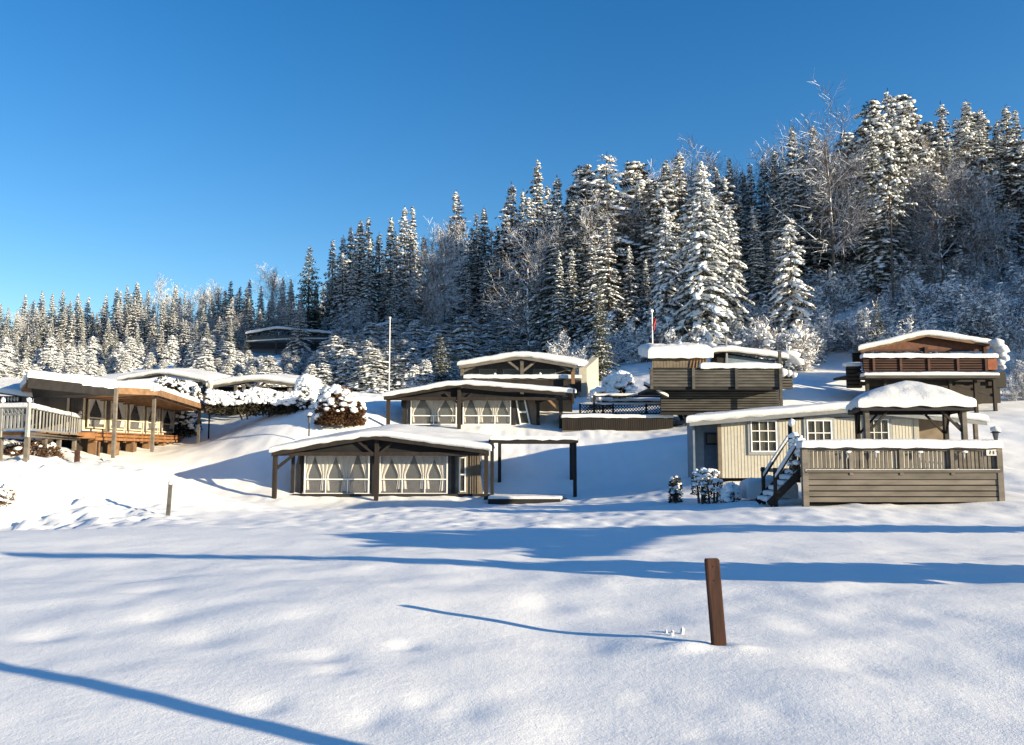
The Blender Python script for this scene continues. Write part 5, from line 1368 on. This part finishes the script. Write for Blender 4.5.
# young spruces in front of the wood, in shade
YS=[]
r5=random.Random(21)
def yrow(u0,u1,xs,vs,Y0,Y1,s0,s1,jit):
    u=u0
    while u<u1:
        YS.append((u,float(np.interp(u,xs,vs))-7+r5.uniform(0,jit),r5.uniform(Y0,Y1))); u+=r5.uniform(s0,s1)
yrow(335,600,[330,400,460,540,600],[334,320,314,314,318],94,97,9,13,12)
yrow(205,600,[200,240,280,330,400,460,600],[342,346,352,342,326,320,326],87,91,9,13,14)
yrow(205,560,[200,285,300,340,400,470,560],[354,362,364,342,336,340,345],80,84,9,14,12)
yrow(200,455,[225,280,300,340,380,420,460],[372,372,374,356,350,356,364],73,76,10,14,10)
for u,v,Y in YS: plant(r2.choice(['young','young2']),u,Y,v,row='young',wk=r2.uniform(1.35,1.95))
for u,v,Y,k in ((441,337,56,'dark'),(426,358,55,'young'),(414,364,54.5,'young2')): plant(k,u,Y,v,row='edge',wk=1.2)
# frosted shrubs on the slopes
r3=random.Random(9)
for i in range(120):
    u=r3.uniform(745,1040); Y=r3.uniform(55,76) if u<850 or u>1010 else r3.uniform(56,78)
    plant(r3.choice(['f1','f2','f3']),u,Y,h=r3.uniform(1.8,4.2),row='shrub',wk=1.15)
for i in range(40):
    u=r3.uniform(560,770); Y=r3.uniform(60,78); plant(r3.choice(['f1','f2','f3']),u,Y,h=r3.uniform(2,4.5),row='shrub')
for i in range(16):
    u=r3.uniform(1003,1060); Y=r3.uniform(44,56); plant(r3.choice(['f2','f3']),u,Y,h=r3.uniform(1,2.4),row='shrub',wk=.8)
# woods continuing out of the frame to the right and left
for i in range(46):
    Y=r3.uniform(48,90); x=Y*.70+r3.uniform(2,34); plant(r3.choice(['s1','s3','heavy','p2']),0,Y,h=r3.uniform(13,18),row='out',x=x)
for i in range(14):
    Y=r3.uniform(110,150); x=-Y*.67-r3.uniform(3,30); plant(r3.choice(['s1','s2']),0,Y,h=r3.uniform(12,15),row='out',x=x)

for i in range(60):
    while True:
        x=r3.uniform(54,92); Y=r3.uniform(34,66)
        if .455*x+.89*Y>59 and x>.78*Y: break
    plant(r3.choice(['s1','s3','s2']),0,Y,h=r3.uniform(14,18),row='out',x=x,wk=1.5)
# ---- labels by row and landmark
ZONES=[(-100,60,'above the white balustrade'),(60,118,'above the timber canopy cabin'),(118,232,'above the shaded flat-roofed canopy'),(232,300,'above the hedge cabin'),(300,385,'between upper dark cabin and thin flagpole'),(385,458,'between thin flagpole and rear awning cabin'),(458,600,'above the rear awning cabin'),(600,712,'above the thick-roofed tent'),(712,800,'above the dark shed'),(800,860,'left of the red-brown cabin'),(860,1000,'above the red-brown cabin'),(1000,1200,'right of the red-brown cabin')]
ORD=['first','second','third','fourth','fifth','sixth','seventh','eighth','ninth','tenth','eleventh','twelfth']+['thirteenth','fourteenth','fifteenth','sixteenth','seventeenth','eighteenth','nineteenth','twentieth']+['twenty-'+w for w in ('first','second','third','fourth','fifth','sixth','seventh','eighth','ninth')]+['thirtieth']+['thirty-'+w for w in ('first','second','third','fourth','fifth','sixth','seventh','eighth','ninth')]
ROW={'sky':'skyline','mid':'middle-row','front':'front-row','low':'low','young':'bowed','shrub':'rime-covered','edge':'sunlit','out':'outlying'}
from collections import defaultdict
GR=defaultdict(list)
for T_ in TREES:
    o,kind,u,Y,row,label=T_
    if label: o['label']=label; continue
    if row=='out': uu=U0+o.location.x/o.location.y*FPX
    else: uu=u
    z=next((q for q in ZONES if q[0]<=uu<q[1]),(0,0,'far outside the right edge' if uu>500 else 'far outside the left edge'))[2]
    GR[(row,KIND[kind][0],z)].append((uu,o))
for (row,nm,z),L_ in GR.items():
    L_.sort(key=lambda t:t[0]); w_=nm.replace('_',' ').replace('frosted ','')
    if row=='shrub' or row=='out':
        for uu,o in L_: o['label']='%s %s %s, in the dense tangle there'%(ROW[row],w_,z) if row=='shrub' else 'snowy %s of the wood %s'%(w_,z); o['group']='%s %s'%(w_,z)
    else:
        for i,(uu,o) in enumerate(L_):
            if len(L_)==1: o['label']='only snowy %s %s %s'%(ROW[row],w_,z)
            else: o['label']='%s snowy %s %s from the left %s'%(ORD[i],ROW[row],w_,z)
            o['group']='%s %s trees %s'%(ROW[row],w_,z)


# ================================================================== bushes, hedge
def bush(name,label,cat,u0,u1,vt,vb,Y,depth,leaf,n,snown,box=False,lump=.3,seed=0,side=.25,grp=None,leafs=.16):
    rs=np.random.RandomState(seed); a=W(u0,vb,Y); b=W(u1,vb,Y); zt=W((u0+u1)/2,vt,Y).z; zb=a.z
    cx_=(a.x+b.x)/2; rx=(b.x-a.x)/2; zb=min(zb,Hs(cx_,Y))-.04 if cat!='hedge' else zb; zb=max(zb,a.z-.5); rz=(zt-zb); ry=depth/2
    t=thing(name,label,cat,Vector((cx_,Y,zb)),grp)
    P_=[]; 
    while len(P_)<n:
        p=rs.uniform(-1,1,3); p[2]=abs(p[2])
        k=max(abs(p[0]),abs(p[1])) if box else math.hypot(p[0],p[1])
        if box:
            if k>.93+.07*math.sin(p[0]*17): continue
        elif (k**3+p[2]**3)>1: continue
        if rs.rand()> .35+.65*max(k,p[2])**2: continue
        P_.append(p)
    P_=np.array(P_); top=rs.rand(n)
    wob=1+.10*np.sin(P_[:,0]*rx*2.1+seed)+.06*np.sin(P_[:,0]*rx*5.3)
    Q=np.stack([P_[:,0]*rx,P_[:,1]*ry,P_[:,2]*rz*.86*wob],-1)
    D=unit(P_*np.array([1,1,.6])+rs.uniform(-.7,.7,(n,3))); U=unit(rs.uniform(-1,1,(n,3)))
    v,f=sprays_arrays(Q,D,U,rs.uniform(.6,1.4,n)*leafs,rs.uniform(.3,.7,n)*leafs)
    o=bpy.data.objects.new('foliage',np_mesh('foliage',[(v,f,0,False)],[leaf])); C.objects.link(o); o.parent=t
    L=[]
    for i in range(snown):
        x,y=rs.uniform(-1,1,2)
        if not box and x*x+y*y>1: x*=.7;y*=.7
        h=.86*(1 if box else max(0,1-math.hypot(x,y)**3)**(1/3))*(1+.10*math.sin(x*rx*2.1+seed))
        if rs.rand()<side: h*=rs.uniform(.45,.95); y=-abs(y) if box else y; y=-1.0 if box else y
        s_=lump*rs.uniform(.6,1.3); L.append((x*rx,y*ry,h*rz,s_,s_*rs.uniform(.6,1),s_*rs.uniform(.4,.7),rs.uniform(0,6.28),rs.uniform(-.2,.2)))
    v,f=lumps_arrays(L,rs)
    o=bpy.data.objects.new('snow_load',np_mesh('snow_load',[(v,f,0,True)],[SNOWT])); C.objects.link(o); o.parent=t
    m=MB()
    for i in range(4): 
        x=rx*rs.uniform(-.7,.7); m.tube((x*.6,0,-.3),(x,0,rz*.7),.05,.02,5)
    o=m.build('stem',BARK,None); o.parent=t
    return t
bush('hedge','long dark clipped hedge with a thick snow blanket in front of the gabled cabin','hedge',212,300,389,414,43,1.6,THUJA,9000,900,True,.17,1,side=.30,leafs=.17)
bush('bush','tall white snow-smothered bush at the right end of the hedge','bush',294,321,373,414,43.5,1.5,THUJA,2200,700,False,.17,2,side=.6)
bush('bush','round rust-brown bush with a snow cap, right of the hedge','bush',317,364,384,419,41,2.4,RUSTL,11000,260,False,.21,3,side=.06)
bush('bush','white snow-laden bush rising behind the timber canopy roof','bush',150,200,374,400,45.6,1.8,THUJA,3500,330,False,.14,4,side=.5)
bush('bush','dark snow-speckled bush under the end of the timber canopy','bush',168,199,398,441,46.5,1.6,THUJA,3500,160,False,.18,5,side=.7)
bush('bush','low brown leafy bush under the white balustrade deck','bush',-20,62,440,458,29,1.5,RUSTL,3000,25,False,.12,6,side=.2,leafs=.10)
bush('bush','snow-covered rounded shrub between the lattice deck and forest','bush',603,634,372,398,50,2.0,THUJA,1500,160,False,.30,7,side=.4)
bush('bush','small low snow mound shrub behind the lattice deck','bush',588,612,388,402,47,1.2,THUJA,500,90,False,.22,8,side=.4)
bush('small_conifer','little dark conifer with snow standing alone left of the cream cabin','conifer',670,681,474,497,29,.5,THUJA,700,40,False,.09,9,side=.6,leafs=.10)
bush('shrub','spindly dark shrub topped with snow at the door of the cream cabin','shrub',703,722,462,496,27.6,.6,THUJA,420,60,False,.10,10,side=.6,leafs=.10)
bush('shrub','dark low plants in front of the recessed blue door','shrub',692,712,462,480,28.1,.5,THUJA,500,30,False,.12,11,side=.4,leafs=.10)
bush('shrub','round snow-buried shrub below the cream wall','shrub',722,738,480,497,27.2,.7,THUJA,300,70,False,.14,12,side=.7,leafs=.09)
bush('shrub','small frosted bush at the left edge of the bumpy bank','shrub',-8,12,484,503,24,.6,RUSTL,500,50,False,.11,13,side=.6,leafs=.08)
bush('shrub','snow-piled climbing plant at the top of the terrace stair','shrub',790,803,432,455,23.5,.5,THUJA,300,60,False,.12,14,side=.6,leafs=.09)
def snow_mounds():
    t=thing('snow_mound','long mound of shovelled snow below the cream wall','snow mound',W(765,490,27.2))
    a=W(742,486,27.5); b=W(792,486,27.5); z=a.z-.35
    snowcap(((a.x,26.9,z),(b.x,26.9,z),(b.x,27.9,z),(a.x,27.9,z)),.72,'snow_pile',t,0,seed=141)
snow_mounds()
def stair():
    p=W(783,492,23.4); t=thing('stair','dark snow-dusted wooden stair with handrail leading up to the terrace from the left','stair',p)
    x1=W(803,470,23.4).x; zt=W(803,472,23.4).z; zg=Hs(p.x-1,23.6)
    for dy in (0,1.1):
        m=MB(); m.bar((x1-1.05,23.3+dy,zg+.1),(x1-.1,23.3+dy,zt),.06,.2); m.build('stringer',DKWOOD,t)
        m=MB(); m.bar((x1-.85,23.3+dy,zg+.85),(x1-.1,23.3+dy,zt+.95),.07,.09); m.build('handrail',DKWOOD,t)
        railsnow((x1-.85,23.3+dy,zg+.9),(x1-.1,23.3+dy,zt+1.0),.10,.10,t,'snow_cap',150)
        m=MB(); m.box((x1-.85,23.3+dy,zg+.5),(.09,.09,1.3)); m.build('post',DKWOOD,t)
    n_=6
    for i in range(n_):
        x=x1-.95+.85*i/(n_-1); z=zg+.2+(zt-zg-.25)*i/(n_-1); m=MB(); m.box((x,23.85,z),(.22,1.0,.05)); st=m.build('tread',GRWOOD2,t)
        snowcap(((x-.13,23.38,z+.025),(x+.13,23.38,z+.025),(x+.13,24.3,z+.025),(x-.13,24.3,z+.025)),.09,'snow_cap',st,0,seed=i)
    m=MB(); vpost(m,791.5,480,424,25.9,.10); m.build('tall_post',DKWOOD,t)
    m=MB(); m.lump(W(791.5,422.5,23.7),(.11,.11,.12)); m.build('snow_cap',SNOW,t,True)
stair()

# ================================================================== things outside the frame on the right that throw the long shadows
def to_edge(P, extra=2.5):
    t=0
    while (P.x+SUN.x*t) < .70*(P.y+SUN.y*t)+extra: t+=.1
    return P+SUN*t
def shadow_caster(label, band, seed):  # unseen object, added and shaped to throw one foreground shadow band
    rs=np.random.RandomState(seed); pts=[]
    for (u,v0,v1) in band:
        p0,p1=G(u,v0),G(u,v1); c=(p0+p1)/2; pts.append((to_edge(c),abs(p0.y-p1.y)/2*.9))
    first=pts[0][0]; base=first+Vector((3.5,5.0,0)); base.z=Hs(base.x,base.y)
    t=thing('shadow_caster',label,'tree',base)
    L=[];m=MB()
    prev=base
    m.tube(base-base-Vector((0,0,.3)),first-base,.14,.09,7)
    for k in range(len(pts)-1):
        (a,ra),(b,rb)=pts[k],pts[k+1]; d=(b-a).length; n_=max(2,int(d/.16))
        m.tube(a-base,b-base,.07*(1-.6*k/len(pts)),.06*(1-.6*(k+1)/len(pts)),6)
        for i in range(n_):
            q=i/n_; c=a.lerp(b,q)-base; r=max(.05,(ra*(1-q)+rb*q))
            for _ in range(4+int(r*14)):
                o=rs.uniform(-1,1)*max(0,r-.08)
                hx=Vector((.455,.89,0))*o
                L.append((c.x+hx.x,c.y+hx.y,c.z+rs.uniform(-.02,.02),rs.uniform(.10,.2),rs.uniform(.10,.2),rs.uniform(.07,.12),rs.uniform(0,6),0))
    m.build('trunk',BARK,None).parent=t  # bark-coloured rod strung through the added caster, no grown trunk
    v,f=lumps_arrays(L,rs); o=bpy.data.objects.new('snowy_boughs',np_mesh('snowy_boughs',[(v,f,0,True)],[SNOWT])); C.objects.link(o); o.parent=t
shadow_caster('added bowed shadow caster outside the right edge, nearer one',[(1060,563,587),(1024,563,586),(900,562.5,584.5),(800,562,583),(700,562,581),(640,560,578),(600,560,575),(550,561,571),(500,560.5,568),(400,558.5,563),(300,556.5,559.5),(150,554.5,557.5),(0,552.5,556)],1)
shadow_caster('added bowed shadow caster outside the right edge, farther one',[(1060,525,533),(1024,525,533),(900,525.5,533),(800,526,533),(700,525,534),(650,525,540),(630,525,562),(605,525,562),(570,526,552),(500,527,552),(430,529.5,549),(390,530.5,541),(340,533,536)],2)
def tall_pole():
    P=G(340,745); a=G(0,682); d=Vector((P.x-a.x,P.y-a.y,0)).normalized()
    b=P+Vector((SUN.x,SUN.y,0)).normalized()*6.0; b.z=Hs(b.x,b.y)
    t=thing('utility_pole','bare wooden utility pole outside the right edge near the viewer','utility pole',b)
    m=MB(); m.tube((b.x,b.y,b.z-.5),(b.x,b.y,b.z+6.5),.09,.065,12); m.build('shaft',GRWOOD2,t,True)
tall_pole()
